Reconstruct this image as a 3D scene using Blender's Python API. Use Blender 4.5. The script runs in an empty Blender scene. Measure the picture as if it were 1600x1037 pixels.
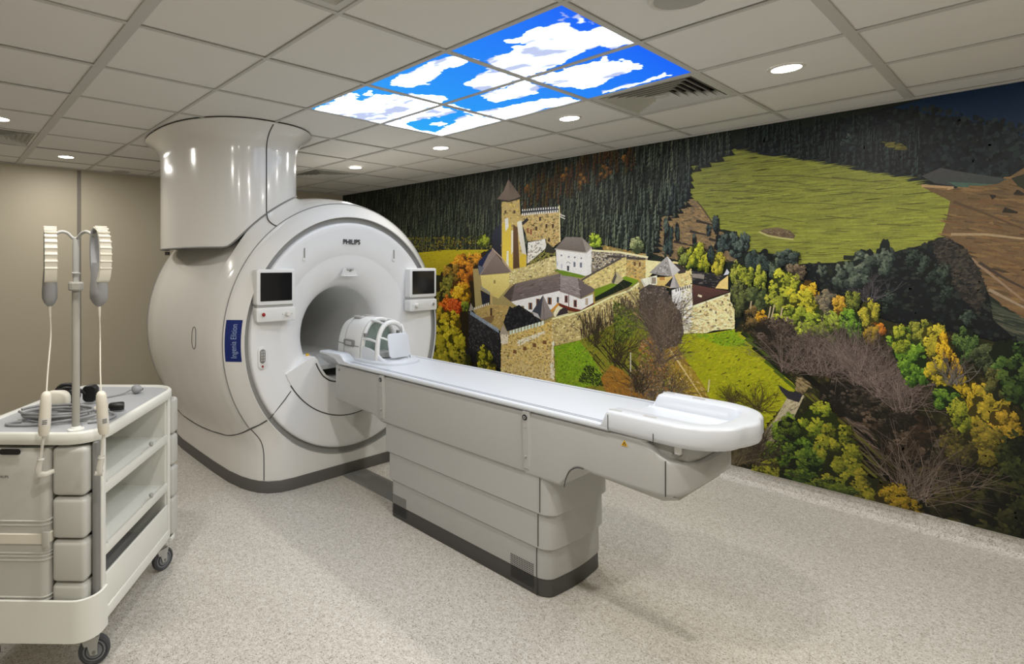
import bpy, bmesh, math, random
from mathutils import Vector, Matrix, noise
random.seed(7)
scene = bpy.context.scene
COL = scene.collection
PI = math.pi

# ------------------------------------------------------------------ camera, world, lights, exposure
CAM_H = 1.555
cam_data = bpy.data.cameras.new('camera')
cam = bpy.data.objects.new('camera', cam_data); COL.objects.link(cam)
cam.location = (0, 0, CAM_H)
cam.rotation_euler = (PI/2, 0, PI/2 - 0.672)
cam_data.sensor_width = 36.0
cam_data.lens = 856.3/1600*36.0
cam_data.shift_x = (800-581.56)/1600
cam_data.shift_y = (412.18-518.5)/1600
cam_data.clip_start = 0.05
scene.camera = cam
scene.view_settings.view_transform = 'Standard'
scene.view_settings.look = 'None'
scene.view_settings.gamma = 1.0
scene.view_settings.use_curve_mapping = False
scene.view_settings.exposure = 0.30
world = bpy.data.worlds.new('world'); scene.world = world
world.use_nodes = True
world.node_tree.nodes['Background'].inputs[0].default_value = (0.5, 0.5, 0.5, 1)
world.node_tree.nodes['Background'].inputs[1].default_value = 0.05

LAMP_POWER = 12.6          # watts of a recessed downlight at full power
LAMP_COLOR = (1.0, 0.955, 0.89)
SKY_STRENGTH = 5.4         # radiance of the brightest cloud on the backlit sky panels
SKY_BLUE = 0.168           # blue film against the clouds

# ------------------------------------------------------------------ room measures (metres)
XB, XF = -6.35, 1.6        # back wall, wall behind the camera's right
YM, YN = 4.51, -1.7        # mural wall, near wall
HC = 2.534                 # ceiling
GX, GY, T = -1.156, 1.828, 0.6   # ceiling grid: x = GX - T*a, y = GY + T*b

# ------------------------------------------------------------------ materials
def lin(c):
    return tuple((v/12.92 if v <= 0.04045 else ((v+0.055)/1.055)**2.4) for v in [x/255 for x in c[:3]])
MATS = {}
def mat(name, rgb, rough=0.4, metal=0.0, spec=0.5, coat=0.0, var=0.04, scale=6.0, bump=0.0, bscale=200.0, trans=0.0, alpha=1.0):
    if name in MATS: return MATS[name]
    m = bpy.data.materials.new(name); m.use_nodes = True
    nt = m.node_tree; N = nt.nodes; b = N['Principled BSDF']
    tc = N.new('ShaderNodeTexCoord')
    nz = N.new('ShaderNodeTexNoise'); nz.inputs['Scale'].default_value = scale; nz.inputs['Detail'].default_value = 4
    nt.links.new(tc.outputs['Object'], nz.inputs['Vector'])
    mx = N.new('ShaderNodeMix'); mx.data_type = 'RGBA'
    c = lin(rgb)
    mx.inputs['A'].default_value = (*[v*(1-var) for v in c], 1); mx.inputs['B'].default_value = (*[min(1, v*(1+var)) for v in c], 1)
    nt.links.new(nz.outputs['Fac'], mx.inputs['Factor'])
    nt.links.new(mx.outputs['Result'], b.inputs['Base Color'])
    b.inputs['Roughness'].default_value = rough; b.inputs['Metallic'].default_value = metal
    b.inputs['Specular IOR Level'].default_value = spec
    b.inputs['Coat Weight'].default_value = coat; b.inputs['Coat Roughness'].default_value = 0.06
    b.inputs['Transmission Weight'].default_value = trans; b.inputs['Alpha'].default_value = alpha
    if bump:
        n2 = N.new('ShaderNodeTexNoise'); n2.inputs['Scale'].default_value = bscale; n2.inputs['Detail'].default_value = 3
        nt.links.new(tc.outputs['Object'], n2.inputs['Vector'])
        bp = N.new('ShaderNodeBump'); bp.inputs['Strength'].default_value = bump; bp.inputs['Distance'].default_value = 0.002
        nt.links.new(n2.outputs['Fac'], bp.inputs['Height']); nt.links.new(bp.outputs['Normal'], b.inputs['Normal'])
    MATS[name] = m
    return m
def emit_mat(name, rgb, strength):
    m = bpy.data.materials.new(name); m.use_nodes = True
    b = m.node_tree.nodes['Principled BSDF']
    b.inputs['Base Color'].default_value = (0.8, 0.8, 0.8, 1)
    b.inputs['Emission Color'].default_value = (*rgb, 1); b.inputs['Emission Strength'].default_value = strength
    MATS[name] = m; return m
def floor_mat():
    m = bpy.data.materials.new('speckled_vinyl'); m.use_nodes = True
    nt = m.node_tree; N = nt.nodes; L = nt.links; b = N['Principled BSDF']
    tc = N.new('ShaderNodeTexCoord')
    v = N.new('ShaderNodeTexVoronoi'); v.inputs['Scale'].default_value = 230
    L.new(tc.outputs['Object'], v.inputs['Vector'])
    r = N.new('ShaderNodeValToRGB'); cr = r.color_ramp
    cr.interpolation = 'CONSTANT'
    cols = [(0.0, (202, 198, 190)), (0.30, (190, 185, 176)), (0.5, (214, 211, 205)), (0.68, (174, 168, 159)), (0.80, (198, 193, 184)), (0.94, (146, 140, 131))]
    cr.elements[0].position = 0; cr.elements[0].color = (*lin(cols[0][1]), 1)
    cr.elements[1].position = cols[1][0]; cr.elements[1].color = (*lin(cols[1][1]), 1)
    for p, c in cols[2:]:
        e = cr.elements.new(p); e.color = (*lin(c), 1)
    sp = N.new('ShaderNodeSeparateColor'); L.new(v.outputs['Color'], sp.inputs[0]); L.new(sp.outputs[0], r.inputs['Fac'])
    nz = N.new('ShaderNodeTexNoise'); nz.inputs['Scale'].default_value = 40; nz.inputs['Detail'].default_value = 5
    L.new(tc.outputs['Object'], nz.inputs['Vector'])
    mx = N.new('ShaderNodeMix'); mx.data_type = 'RGBA'; mx.blend_type = 'OVERLAY'; mx.inputs['Factor'].default_value = 0.35
    L.new(r.outputs['Color'], mx.inputs['A']); L.new(nz.outputs['Fac'], mx.inputs['B'])
    L.new(mx.outputs['Result'], b.inputs['Base Color'])
    b.inputs['Roughness'].default_value = 0.42; b.inputs['Specular IOR Level'].default_value = 0.35
    MATS['floor'] = m; return m
def attr_mat(name, rough=0.45, spec=0.3, grain=0.0, gscale=300.0, emission=0.0):
    """colour read from the mesh's own 'Col' attribute: flat print and backlit film"""
    m = bpy.data.materials.new(name); m.use_nodes = True
    nt = m.node_tree; N = nt.nodes; L = nt.links; b = N['Principled BSDF']
    a = N.new('ShaderNodeAttribute'); a.attribute_name = 'Col'; out = a.outputs['Color']
    if grain:
        tc = N.new('ShaderNodeTexCoord')
        nz = N.new('ShaderNodeTexNoise'); nz.inputs['Scale'].default_value = gscale; nz.inputs['Detail'].default_value = 6; nz.inputs['Roughness'].default_value = 0.7
        L.new(tc.outputs['Object'], nz.inputs['Vector'])
        mr = N.new('ShaderNodeMapRange'); mr.inputs['From Min'].default_value = 0.3; mr.inputs['From Max'].default_value = 0.7
        mr.inputs['To Min'].default_value = 1-grain; mr.inputs['To Max'].default_value = 1+grain
        L.new(nz.outputs['Fac'], mr.inputs['Value'])
        mu = N.new('ShaderNodeVectorMath'); mu.operation = 'SCALE'
        L.new(out, mu.inputs[0]); L.new(mr.outputs['Result'], mu.inputs['Scale']); out = mu.outputs['Vector']
    if emission:
        b.inputs['Base Color'].default_value = (0.02, 0.02, 0.02, 1)
        L.new(out, b.inputs['Emission Color']); b.inputs['Emission Strength'].default_value = emission
    else:
        L.new(out, b.inputs['Base Color'])
    b.inputs['Roughness'].default_value = rough; b.inputs['Specular IOR Level'].default_value = spec
    MATS[name] = m; return m

M_FLOOR = floor_mat()
M_SHELL = mat('white_gloss_plastic', (232, 231, 228), 0.16, spec=0.5, coat=0.3, var=0.008)
M_FACE = mat('white_satin_plastic', (234, 235, 236), 0.32, var=0.008)
M_WHITE = mat('white_plastic', (228, 229, 228), 0.35, var=0.012)
M_TABLE = mat('table_grey_white', (178, 178, 176), 0.42, var=0.015)
M_TOP = mat('tabletop_white', (214, 219, 226), 0.3, var=0.008)
M_BORE = mat('bore_liner_grey', (232, 232, 229), 0.4, var=0.01)
M_GROOVE = mat('groove_grey', (150, 150, 148), 0.35, var=0.02)
M_SKIRT = mat('skirt_dark_grey', (92, 90, 88), 0.5, var=0.04)
M_TSKIRT = mat('table_skirt_charcoal', (72, 71, 70), 0.5, var=0.04)
M_SEAM = mat('seam_dark', (70, 70, 70), 0.6)
M_SEAML = mat('seam_grey', (160, 160, 158), 0.6)
M_BLACK = mat('black_rubber', (18, 18, 19), 0.45)
M_SCREEN = mat('dark_screen_glass', (20, 22, 26), 0.12, spec=0.6)
M_INK = mat('dark_print', (28, 32, 38), 0.5)
M_BLUE = mat('navy_badge', (10, 36, 110), 0.3, var=0.1)
M_WINK = mat('pale_print', (150, 170, 205), 0.5)
M_GREY = mat('mid_grey_plastic', (128, 128, 126), 0.45)
M_LGREY = mat('light_grey_plastic', (176, 176, 172), 0.45)
M_RED = mat('red_button', (150, 28, 34), 0.35)
M_YEL = mat('yellow_label', (226, 176, 26), 0.5)
M_TILE = mat('ceiling_tile_white', (228, 227, 223), 0.9, spec=0.1, var=0.02, bump=0.25, bscale=350)
M_BAR = mat('grid_bar_grey', (196, 195, 191), 0.55, var=0.02)
M_SLAB = mat('ceiling_void', (60, 58, 55), 0.9)
M_WALL = mat('beige_wall_panel', (190, 182, 163), 0.5, spec=0.3, var=0.015, scale=2.0)
M_STRIP = mat('wall_joint_strip', (128, 122, 114), 0.45)
M_TRIM = mat('white_trim', (222, 220, 214), 0.4)
M_VENT = mat('vent_white_metal', (200, 199, 193), 0.45)
M_DARK = mat('vent_shadow_black', (22, 21, 20), 0.9)
M_CART = mat('trolley_white', (230, 231, 224), 0.35, var=0.012)
M_CTOP = mat('trolley_grey_mat', (172, 175, 178), 0.55, var=0.03, bump=0.1)
M_PAD = mat('coil_pad_grey', (196, 196, 190), 0.55, var=0.03, bump=0.08, bscale=120)
M_PADD = mat('loop_coil_grey', (150, 151, 153), 0.55, var=0.03)  # grey of the loop coils' straps and housings
M_POLE = mat('pole_grey', (168, 166, 158), 0.4)
M_CABLE = mat('cable_grey', (150, 151, 154), 0.5)
M_GREEN = mat('grey_green_lining', (136, 150, 142), 0.4)
M_LINE = mat('inlay_blue_grey', (112, 118, 132), 0.5)
M_CREAM = mat('cream_plastic', (226, 222, 208), 0.38, var=0.015)
M_TYRE = mat('castor_tyre', (70, 72, 76), 0.6)
M_HUB = mat('castor_hub', (120, 124, 130), 0.45)
M_GLASS = mat('smoky_clear_plastic', (190, 208, 200), 0.1, alpha=0.55, var=0.02)
M_CLEAR = mat('clear_tubing', (225, 222, 212), 0.15, alpha=0.6, var=0.02)
M_LAMP = emit_mat('lamp_diffuser', (1.0, 0.95, 0.86), 9.0)
M_SKY = attr_mat('backlit_sky_film', 0.5, 0.1, emission=SKY_STRENGTH)
M_PRINT = attr_mat('mural_print', 0.42, 0.25, grain=0.16, gscale=90.0)

# ------------------------------------------------------------------ object helpers
def thing(name, label, cat, loc=(0, 0, 0), rotz=0.0, group=None):
    o = bpy.data.objects.new(name, None); COL.objects.link(o)
    o.location = loc; o.rotation_euler = (0, 0, rotz); o.empty_display_size = 0.1
    o['label'] = label; o['category'] = cat
    if group: o['group'] = group
    return o
def tag(o, label, cat, group=None):
    o['label'] = label; o['category'] = cat
    if group: o['group'] = group
    return o
def link(name, me, m, parent=None, loc=None):
    o = bpy.data.objects.new(name, me); COL.objects.link(o)
    if m is not None and not me.materials: me.materials.append(m)
    if parent: o.parent = parent
    if loc: o.location = loc
    return o
def smooth(me, ang=35):
    for p in me.polygons: p.use_smooth = True
    me.set_sharp_from_angle(angle=math.radians(ang))
def mesh(name, V, F, m, parent=None, ang=35, loc=None):
    me = bpy.data.meshes.new(name); me.from_pydata([tuple(v) for v in V], [], F); me.validate(); me.update()
    if ang: smooth(me, ang)
    return link(name, me, m, parent, loc)
def from_bm(name, bm, m, parent=None, ang=35, loc=None):
    bmesh.ops.recalc_face_normals(bm, faces=bm.faces)
    me = bpy.data.meshes.new(name); bm.to_mesh(me); bm.free()
    if ang: smooth(me, ang)
    return link(name, me, m, parent, loc)
def bm_box(bm, lo, hi, bev=0.0, seg=2, mtx=None):
    r = bmesh.ops.create_cube(bm, size=1.0); vs = r['verts']
    for v in vs:
        v.co = Vector([(lo[i]+hi[i])/2 + v.co[i]*(hi[i]-lo[i]) for i in range(3)])
    if bev:
        es = list({e for v in vs for e in v.link_edges})
        rr = bmesh.ops.bevel(bm, geom=es, offset=bev, segments=seg, profile=0.5, affect='EDGES')
        vs = list({v for v in rr['verts']} | {v for v in vs if v.is_valid})
    if mtx is not None:
        for v in vs: v.co = mtx @ v.co
    return vs
def box(name, lo, hi, m, parent=None, bev=0.0, seg=2, mtx=None):
    bm = bmesh.new(); bm_box(bm, lo, hi, bev, seg, mtx)
    return from_bm(name, bm, m, parent)
def struct(o): o['kind'] = 'structure'; return o
def rings_mesh(rings, closed=True, cap0=True, cap1=True):
    n = len(rings[0]); V = [v for r in rings for v in r]; F = []
    for i in range(len(rings)-1):
        for j in range(n if closed else n-1):
            k = (j+1) % n
            F.append((i*n+j, i*n+k, (i+1)*n+k, (i+1)*n+j))
    if cap0: F.append(tuple(range(n))[::-1])
    if cap1: F.append(tuple(range((len(rings)-1)*n, len(rings)*n)))
    return V, F
def loft(name, rings, m, parent=None, closed=True, cap0=True, cap1=True, ang=35):
    V, F = rings_mesh(rings, closed, cap0, cap1)
    bm = bmesh.new(); vs = [bm.verts.new(v) for v in V]
    for f in F:
        try: bm.faces.new([vs[i] for i in f])
        except ValueError: pass
    bmesh.ops.remove_doubles(bm, verts=bm.verts, dist=1e-6)
    return from_bm(name, bm, m, parent, ang)
def revolve(name, prof, m, parent=None, axis='x', center=(0, 0, 0), seg=96, ang=35, a0=0.0, a1=2*PI):
    """prof: (radius, height along axis)"""
    full = abs(a1-a0-2*PI) < 1e-6; n = seg if full else seg+1; rings = []
    for r, h in prof:
        ring = []
        for j in range(n):
            t = a0+(a1-a0)*j/seg; c, s = r*math.cos(t), r*math.sin(t)
            p = (h, c, s) if axis == 'x' else ((c, h, s) if axis == 'y' else (c, s, h))
            ring.append((p[0]+center[0], p[1]+center[1], p[2]+center[2]))
        rings.append(ring)
    return loft(name, rings, m, parent, full, False, False, ang)
def catmull(pts, n=6):
    P = [Vector(p) for p in pts]; out = []
    for i in range(len(P)-1):
        a, b, c, d = P[max(i-1, 0)], P[i], P[i+1], P[min(i+2, len(P)-1)]
        for k in range(n):
            t = k/n
            out.append(0.5*((2*b)+(c-a)*t+(2*a-5*b+4*c-d)*t*t+(3*b-a-3*c+d)*t**3))
    out.append(P[-1]); return out
def tube_rings(pts, r, seg=8):
    P = [Vector(p) for p in pts]; R = r if isinstance(r, (list, tuple)) else [r]*len(P); rings = []
    t0 = (P[1]-P[0]).normalized(); up = Vector((0, 0, 1)) if abs(t0.z) < 0.9 else Vector((1, 0, 0))
    nrm = (up - t0*up.dot(t0)).normalized()
    for i, p in enumerate(P):
        t = (P[min(i+1, len(P)-1)]-P[max(i-1, 0)]).normalized()
        nrm = (nrm - t*nrm.dot(t)).normalized(); bn = t.cross(nrm)
        rings.append([p+(nrm*math.cos(2*PI*j/seg)+bn*math.sin(2*PI*j/seg))*R[i] for j in range(seg)])
    return rings
def tube(name, pts, r, m, parent=None, seg=8, sm=0, ang=50):
    if sm: pts = catmull(pts, sm)
    return loft(name, tube_rings(pts, r, seg), m, parent, True, True, True, ang)
def rrect(w, h, r, seg=5, cx=0.0, cy=0.0):
    """rounded rectangle outline, full size w x h"""
    out = []; r = min(r, w/2-1e-5, h/2-1e-5)
    for sx, sy, a in ((1, -1, -PI/2), (1, 1, 0), (-1, 1, PI/2), (-1, -1, PI)):
        for k in range(seg+1):
            t = a+PI/2*k/seg
            out.append((cx+sx*(w/2-r)+r*math.cos(t), cy+sy*(h/2-r)+r*math.sin(t)))
    return out
def plate(name, outline, fn, t, bev, m, parent=None, ang=35):
    """slab from a 2-D outline: fn(u, v, h) -> 3-D; rounded top edge"""
    n = len(outline); cx = sum(p[0] for p in outline)/n; cy = sum(p[1] for p in outline)/n
    def off(d):
        res = []
        for i in range(n):
            a, b, c = outline[i-1], outline[i], outline[(i+1) % n]
            e1 = Vector((b[0]-a[0], b[1]-a[1])); e2 = Vector((c[0]-b[0], c[1]-b[1]))
            if e1.length < 1e-9: e1 = e2
            if e2.length < 1e-9: e2 = e1
            nn = Vector((e1.normalized().y+e2.normalized().y, -(e1.normalized().x+e2.normalized().x)))
            nn = nn.normalized() if nn.length > 1e-9 else Vector((0, 0))
            res.append((b[0]-nn.x*d, b[1]-nn.y*d))
        return res
    rings = [[fn(u, v, 0) for u, v in outline]]
    if bev:
        for k in range(3):
            t_ = PI/2*k/2; rings.append([fn(u, v, t-bev+bev*math.sin(t_)) for u, v in off(bev*(1-math.cos(t_)))])
    else: rings.append([fn(u, v, t) for u, v in outline])
    return loft(name, rings, m, parent, ang=ang)
def text_mesh(name, body, size, fn, m, parent=None, bold=0.0, sx=1.0, align='CENTER'):
    cu = bpy.data.curves.new(name, 'FONT'); cu.body = body; cu.size = size; cu.align_x = align; cu.align_y = 'CENTER'; cu.offset = bold
    ob = bpy.data.objects.new('tmp_text', cu); COL.objects.link(ob)
    me = bpy.data.meshes.new_from_object(ob.evaluated_get(bpy.context.evaluated_depsgraph_get()))
    bpy.data.objects.remove(ob); bpy.data.curves.remove(cu)
    for v in me.vertices: v.co = Vector(fn(v.co.x*sx, v.co.y))
    me.name = name
    return link(name, me, m, parent)
def ssmax(a, b, k):
    h = max(k-abs(a-b), 0)/k
    return max(a, b)+h*h*k*0.25
def lerp_table(tab, x):
    if x >= tab[0][0]: return tab[0][1:]
    for p, q in zip(tab, tab[1:]):
        if q[0] <= x <= p[0]:
            t = (x-p[0])/(q[0]-p[0]); return tuple(a+(b-a)*t for a, b in zip(p[1:], q[1:]))
    return tab[-1][1:]

# ------------------------------------------------------------------ the room
struct(box('floor', (XB-0.1, YN-0.1, -0.1), (XF+0.1, YM+0.1, 0), M_FLOOR))
struct(box('wall_mural', (XB-0.1, YM, 0), (XF+0.1, YM+0.12, 2.75), M_WALL))
wall_back = struct(box('wall_back', (XB-0.12, YN, 0), (XB, YM, 2.75), M_SLAB))
struct(box('wall_near', (XB, YN-0.12, 0), (XF, YN, 2.75), M_WALL))
struct(box('wall_foot', (XF, YN, 0), (XF+0.12, YM, 2.75), M_WALL))
# back wall is clad in tall laminate panels with a dark joint strip
edges = [YN, -0.05, 1.158, 2.36, 3.56, YM]
for a, b in zip(edges, edges[1:]):
    box('panel', (XB-0.002, a+0.002, 0.1), (XB+0.012, b-0.002, HC), M_WALL, wall_back, 0.002, 1)
for e in edges[1:-1]:
    box('joint_strip', (XB+0.010, e-0.018, 0.1), (XB+0.018, e+0.018, HC), M_STRIP, wall_back, 0.002, 1)
# coved vinyl upstand with a white capping strip
def skirting(name, pts, nrm):
    (x0, y0), (x1, y1) = pts; prof = [(0.0, 0.0), (0.055, 0.0), (0.03, 0.008), (0.014, 0.024), (0.010, 0.05), (0.010, 0.097), (0.0, 0.097)]
    rings = [[(x+nrm[0]*d, y+nrm[1]*d, z) for d, z in prof] for x, y in ((x0, y0), (x1, y1))]
    b = struct(loft(name, rings, M_FLOOR))
    prof2 = [(0.0, 0.097), (0.014, 0.097), (0.014, 0.104), (0.0, 0.107)]
    loft('capping_strip', [[(x+nrm[0]*d, y+nrm[1]*d, z) for d, z in prof2] for x, y in ((x0, y0), (x1, y1))], M_TRIM, b)
skirting('baseboard_mural', ((XB+0.012, YM), (XF, YM)), (0, -1))
skirting('baseboard_back', ((XB+0.012, YN), (XB+0.012, YM)), (1, 0))
skirting('baseboard_near', ((XB+0.012, YN), (XF, YN)), (0, 1))
skirting('baseboard_foot', ((XF, YN), (XF, YM)), (-1, 0))

# suspended ceiling: every tile and every grid bar is a piece of its own
ceiling = struct(box('ceiling', (XB-0.1, YN-0.1, 2.66), (XF+0.1, YM+0.1, 2.75), M_SLAB))
SKY = {(a, b) for a in range(3) for b in range(2)}
VENTS = {(0, 2), (6, 2), (6, -3), (0, -2)}
WIDE_A = {-1: 0.042}; WIDE_B = {-2: 0.052, 2: 0.03}
full_tile = None
for a in range(-5, 9):
    for b in range(-6, 5):
        if (a, b) in SKY or (a, b) in VENTS: continue
        x1 = min(GX-T*a, XF); x0 = max(GX-T*(a+1), XB); y0 = max(GY+T*b, YN); y1 = min(GY+T*(b+1), YM)
        if x1-x0 < 0.03 or y1-y0 < 0.03: continue
        whole = x1-x0 > T-1e-4 and y1-y0 > T-1e-4; c = ((x0+x1)/2, (y0+y1)/2, HC+random.uniform(0.0, 0.0035))
        if whole and full_tile is not None:
            link('ceiling_tile', full_tile, None, ceiling, c); continue
        hx, hy = (x1-x0)/2-0.0025, (y1-y0)/2-0.0025
        o = box('ceiling_tile', (-hx, -hy, 0), (hx, hy, 0.018), M_TILE, ceiling, 0.002, 1); o.location = c
        if whole: full_tile = o.data
for a in range(-4, 9):
    x = GX-T*a; w = WIDE_A.get(a, 0.02)/2
    if XB < x < XF: box('grid_bar', (x-w, YN, HC-0.006), (x+w, YM, HC+0.0005), M_BAR, ceiling, 0.0015, 1)
for b in range(-5, 5):
    y = GY+T*b; w = WIDE_B.get(b, 0.02)/2
    if YN < y < YM: box('grid_bar', (XB, y-w, HC-0.0066), (XF, y+w, HC+0.0003), M_BAR, ceiling, 0.0015, 1)
box('wall_angle', (XB, YM-0.02, HC-0.012), (XF, YM, HC-0.0005), M_BAR, ceiling)
box('wall_angle', (XB+0.012, YN, HC-0.012), (XB+0.03, YM, HC-0.0005), M_BAR, ceiling)

# ------------------------------------------------------------------ ceiling fixtures
def inside(p, poly):
    x, y = p; c = False; j = len(poly)-1
    for i in range(len(poly)):
        (xi, yi), (xj, yj) = poly[i], poly[j]
        if (yi > y) != (yj > y) and x < (xj-xi)*(y-yi)/(yj-yi)+xi: c = not c
        j = i
    return c
def edge_dist(p, poly):
    best = 9; P = Vector(p)
    for i in range(len(poly)):
        a, b = Vector(poly[i-1]), Vector(poly[i]); ab = b-a
        t = max(0, min(1, (P-a).dot(ab)/max(ab.length_squared, 1e-9)))
        best = min(best, (P-a-ab*t).length)
    return best
SKY_CLOUDS = [
    [(0.60, 0.18), (0.48, 0.21), (0.36, 0.19), (0.26, 0.24), (0.15, 0.25), (0.03, 0.24), (0.05, 0.43), (0.14, SKY_BLUE), (0.18, 0.45), (0.10, 0.52), (0.03, 0.52), (0.03, 0.97), (0.18, 0.98), (0.21, 0.83), (SKY_BLUE, 0.84), (0.70, 0.93), (0.96, 0.98), (1.01, 0.97), (1.02, 0.51), (0.94, 0.37), (0.81, 0.36), (0.70, 0.41), (0.58, 0.35)],
    [(0.99, 1.04), (0.66, 1.05), (0.34, 1.12), (0.24, 1.33), (0.20, 1.49), (0.35, 1.57), (0.49, 1.59), (0.73, 1.68), (0.87, 1.59), (0.99, 1.41)],
    [(0.75, 1.83), (0.48, 1.83), (0.37, 1.91), (0.17, 1.82), (0.16, 1.93), (0.35, 1.97), (0.50, 1.92), (0.75, 1.93)],
    [(1.83, 0.13), (1.71, 0.11), (1.47, 0.06), (1.27, 0.08), (1.11, 0.10), (1.00, 0.13), (1.01, 0.27), (1.17, 0.34), (1.35, 0.31), (1.52, 0.41), (1.75, 0.39), (1.84, 0.31)],
    [(1.45, 0.72), (1.23, 0.62), (1.03, 0.55), (1.01, 0.74), (1.01, 0.97), (1.51, 1.04)],
    [(1.96, 0.41), (1.89, 0.50), (1.91, 0.62), (1.78, 0.76), (1.82, 0.93), (2.00, 0.98)],
    [(0.99, 0.13), (0.97, 0.24), (0.98, 0.37), (1.03, 0.35), (1.04, 0.23)],
    [(1.53, 1.07), (1.26, 1.05), (1.01, 1.02), (1.07, 1.34), (1.19, 1.44), (1.37, 1.44), (1.56, 1.40), (1.62, 1.22)],
    [(1.93, 1.00), (1.96, 1.18), (1.97, 1.41), (2.09, 1.37), (1.77, 1.50), (1.60, 1.60), (1.25, 1.65), (1.11, 1.76), (1.02, 1.98), (2.04, 2.03), (2.06, 1.48), (2.01, 1.09)],
    [(3.03, 0.03), (2.77, 0.05), (2.43, 0.04), (2.31, 0.12), (2.44, 0.25), (2.17, 0.27), (2.03, 0.41), (2.02, 0.55), (2.02, 1.01), (3.01, 1.03)],
    [(2.34, 0.06), (2.25, 0.11), (2.33, 0.16), (2.39, 0.12)],
    [(2.24, 0.18), (2.10, 0.14), (2.09, 0.18), (2.22, 0.24)],
    [(3.04, 1.05), (2.02, 1.01), (2.13, 1.36), (2.27, 1.35), (2.62, 1.21), (2.83, 1.21), (2.95, 1.40), (2.89, 1.78), (2.41, 1.61), (2.10, 1.48), (2.02, 2.00), (3.04, 2.03)],
    [(2.65, 1.44), (2.46, 1.45), (2.49, 1.59), (2.67, 1.61)],
]

def sky_colour(a, b):
    w1 = noise.noise_vector(Vector((a*4, b*4, 1.3)))*0.06+noise.noise_vector(Vector((a*11, b*11, 4.3)))*0.045+noise.noise_vector(Vector((a*27, b*27, 9.3)))*0.028
    q = (a+w1.x, b+w1.y); d = -1
    for poly in SKY_CLOUDS:
        if inside(q, poly): d = max(d, edge_dist(q, poly))
    f = min(1, max(0, a/3))
    deep, pale = lin((0, 92, 236)), lin((34, 160, 236))
    t = f**0.8
    sky = [x+(y-x)*t for x, y in zip(deep, pale)]
    if d < 0: return [v*SKY_BLUE for v in sky]
    n = noise.fractal(Vector((a*3.2+b*1.5, b*5.5, 7.7)), 1.0, 2.0, 4)
    sh = min(1.0, max(0.10, 0.42+0.70*n))
    c = [0.80*sh, 0.91*sh, min(1.0, 1.02*sh+0.03)]
    k = min(1, max(0, d/0.02)); k = 0.45+0.55*k
    return [s*SKY_BLUE+(min(1.0, v)-s*SKY_BLUE)*k for s, v in zip(sky, c)]
SKY_LABEL = {(0, 0): 'backlit ceiling panel of deep blue sky crossed by one wide white cloud, nearest the speaker',
             (0, 1): 'backlit ceiling panel of deepest blue sky touching the large air vent',
             (1, 0): 'backlit ceiling panel with a narrow slanting cloud, middle of the far-from-mural row',
             (1, 1): 'backlit ceiling panel of blue and cloud halves, middle of the row nearest the mural',
             (2, 0): 'backlit ceiling panel of mostly white cloud with a blue edge, nearest the scanner column',
             (2, 1): 'backlit ceiling panel of white cloud with a pale turquoise patch, lowest in the picture'}
NS = 100
for (a, b) in sorted(SKY):
    cx_, cy_ = GX-T*(a+0.5), GY+T*(b+0.5)
    t = thing('sky_panel', SKY_LABEL[(a, b)], 'light panel', (cx_, cy_, HC-0.004), 0, 'backlit sky ceiling panels')
    h = 0.286; V, F, C = [], [], []
    for i in range(NS+1):
        for j in range(NS+1):
            x, y = -h+2*h*i/NS, -h+2*h*j/NS
            V.append((x, y, 0.002)); C.append(sky_colour((GX-(cx_+x))/T, (cy_+y-GY)/T))
    for i in range(NS):
        for j in range(NS):
            k = i*(NS+1)+j; F.append((k, k+1, k+NS+2, k+NS+1))
    o = mesh('film', V, F, M_SKY, t, ang=None)
    ca = o.data.color_attributes.new('Col', 'FLOAT_COLOR', 'POINT')
    ca.data.foreach_set('color', [v for c in C for v in (*c, 1)])
    bm = bmesh.new()
    for lo, hi in (((-0.297, -0.297), (0.297, -0.284)), ((-0.297, 0.284), (0.297, 0.297)), ((-0.297, -0.284), (-0.284, 0.284)), ((0.284, -0.284), (0.297, 0.284))):
        bm_box(bm, (*lo, -0.001), (*hi, 0.02))
    from_bm('frame', bm, M_BAR, t)
    box('light_box', (-0.29, -0.29, 0.02), (0.29, 0.29, 0.06), M_TRIM, t)

def downlight(x, y, label, group='recessed downlights', dim=1.0):
    t = thing('downlight', label, 'ceiling light', (x, y, HC), 0, group)
    revolve('trim_ring', [(0.062, 0.0), (0.062, -0.004), (0.066, -0.006), (0.074, -0.005), (0.078, -0.0005), (0.078, 0.0)], M_TRIM, t, 'z', seg=40)
    revolve('diffuser', [(0.0005, -0.0035), (0.0622, -0.0035)], M_LAMP, t, 'z', seg=40)
    ld = bpy.data.lights.new('downlight_beam', 'AREA'); ld.shape = 'DISK'; ld.size = 0.12; ld.energy = LAMP_POWER*dim; ld.color = LAMP_COLOR; ld.spread = PI
    lo = bpy.data.objects.new('downlight_beam', ld); COL.objects.link(lo); lo.parent = t; lo.location = (0, 0, -0.012)
cell = lambda a, b: (GX-T*a, GY+T*b)
downlight(*cell(-0.5, 2.5), 'lit round downlight to the right of the large air vent, largest in view', dim=0.5)
downlight(*cell(1.5, 2.5), 'lit round downlight beside the sky panels and left of the large air vent', dim=0.5)
downlight(*cell(3.5, 2.5), 'lit round downlight just below the lowest sky panel corner', dim=0.5)
downlight(*cell(5.5, 2.5), 'lit round downlight beside the far dark air vent over the scanner', dim=0.5)
downlight(*cell(5.5, -2.5), 'lit round downlight cut by the left picture edge above the left air vent', dim=0.6)
downlight(*cell(7.5, -1.5), 'lit round downlight near the back wall, left of the scanner column', dim=0.6)
for ab in ((-2.5, 2.5), (-0.5, -0.5), (-2.5, -0.5), (1.5, -2.5), (-0.5, -2.5)):
    downlight(*cell(*ab), 'lit round downlight in the ceiling outside the picture')

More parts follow.
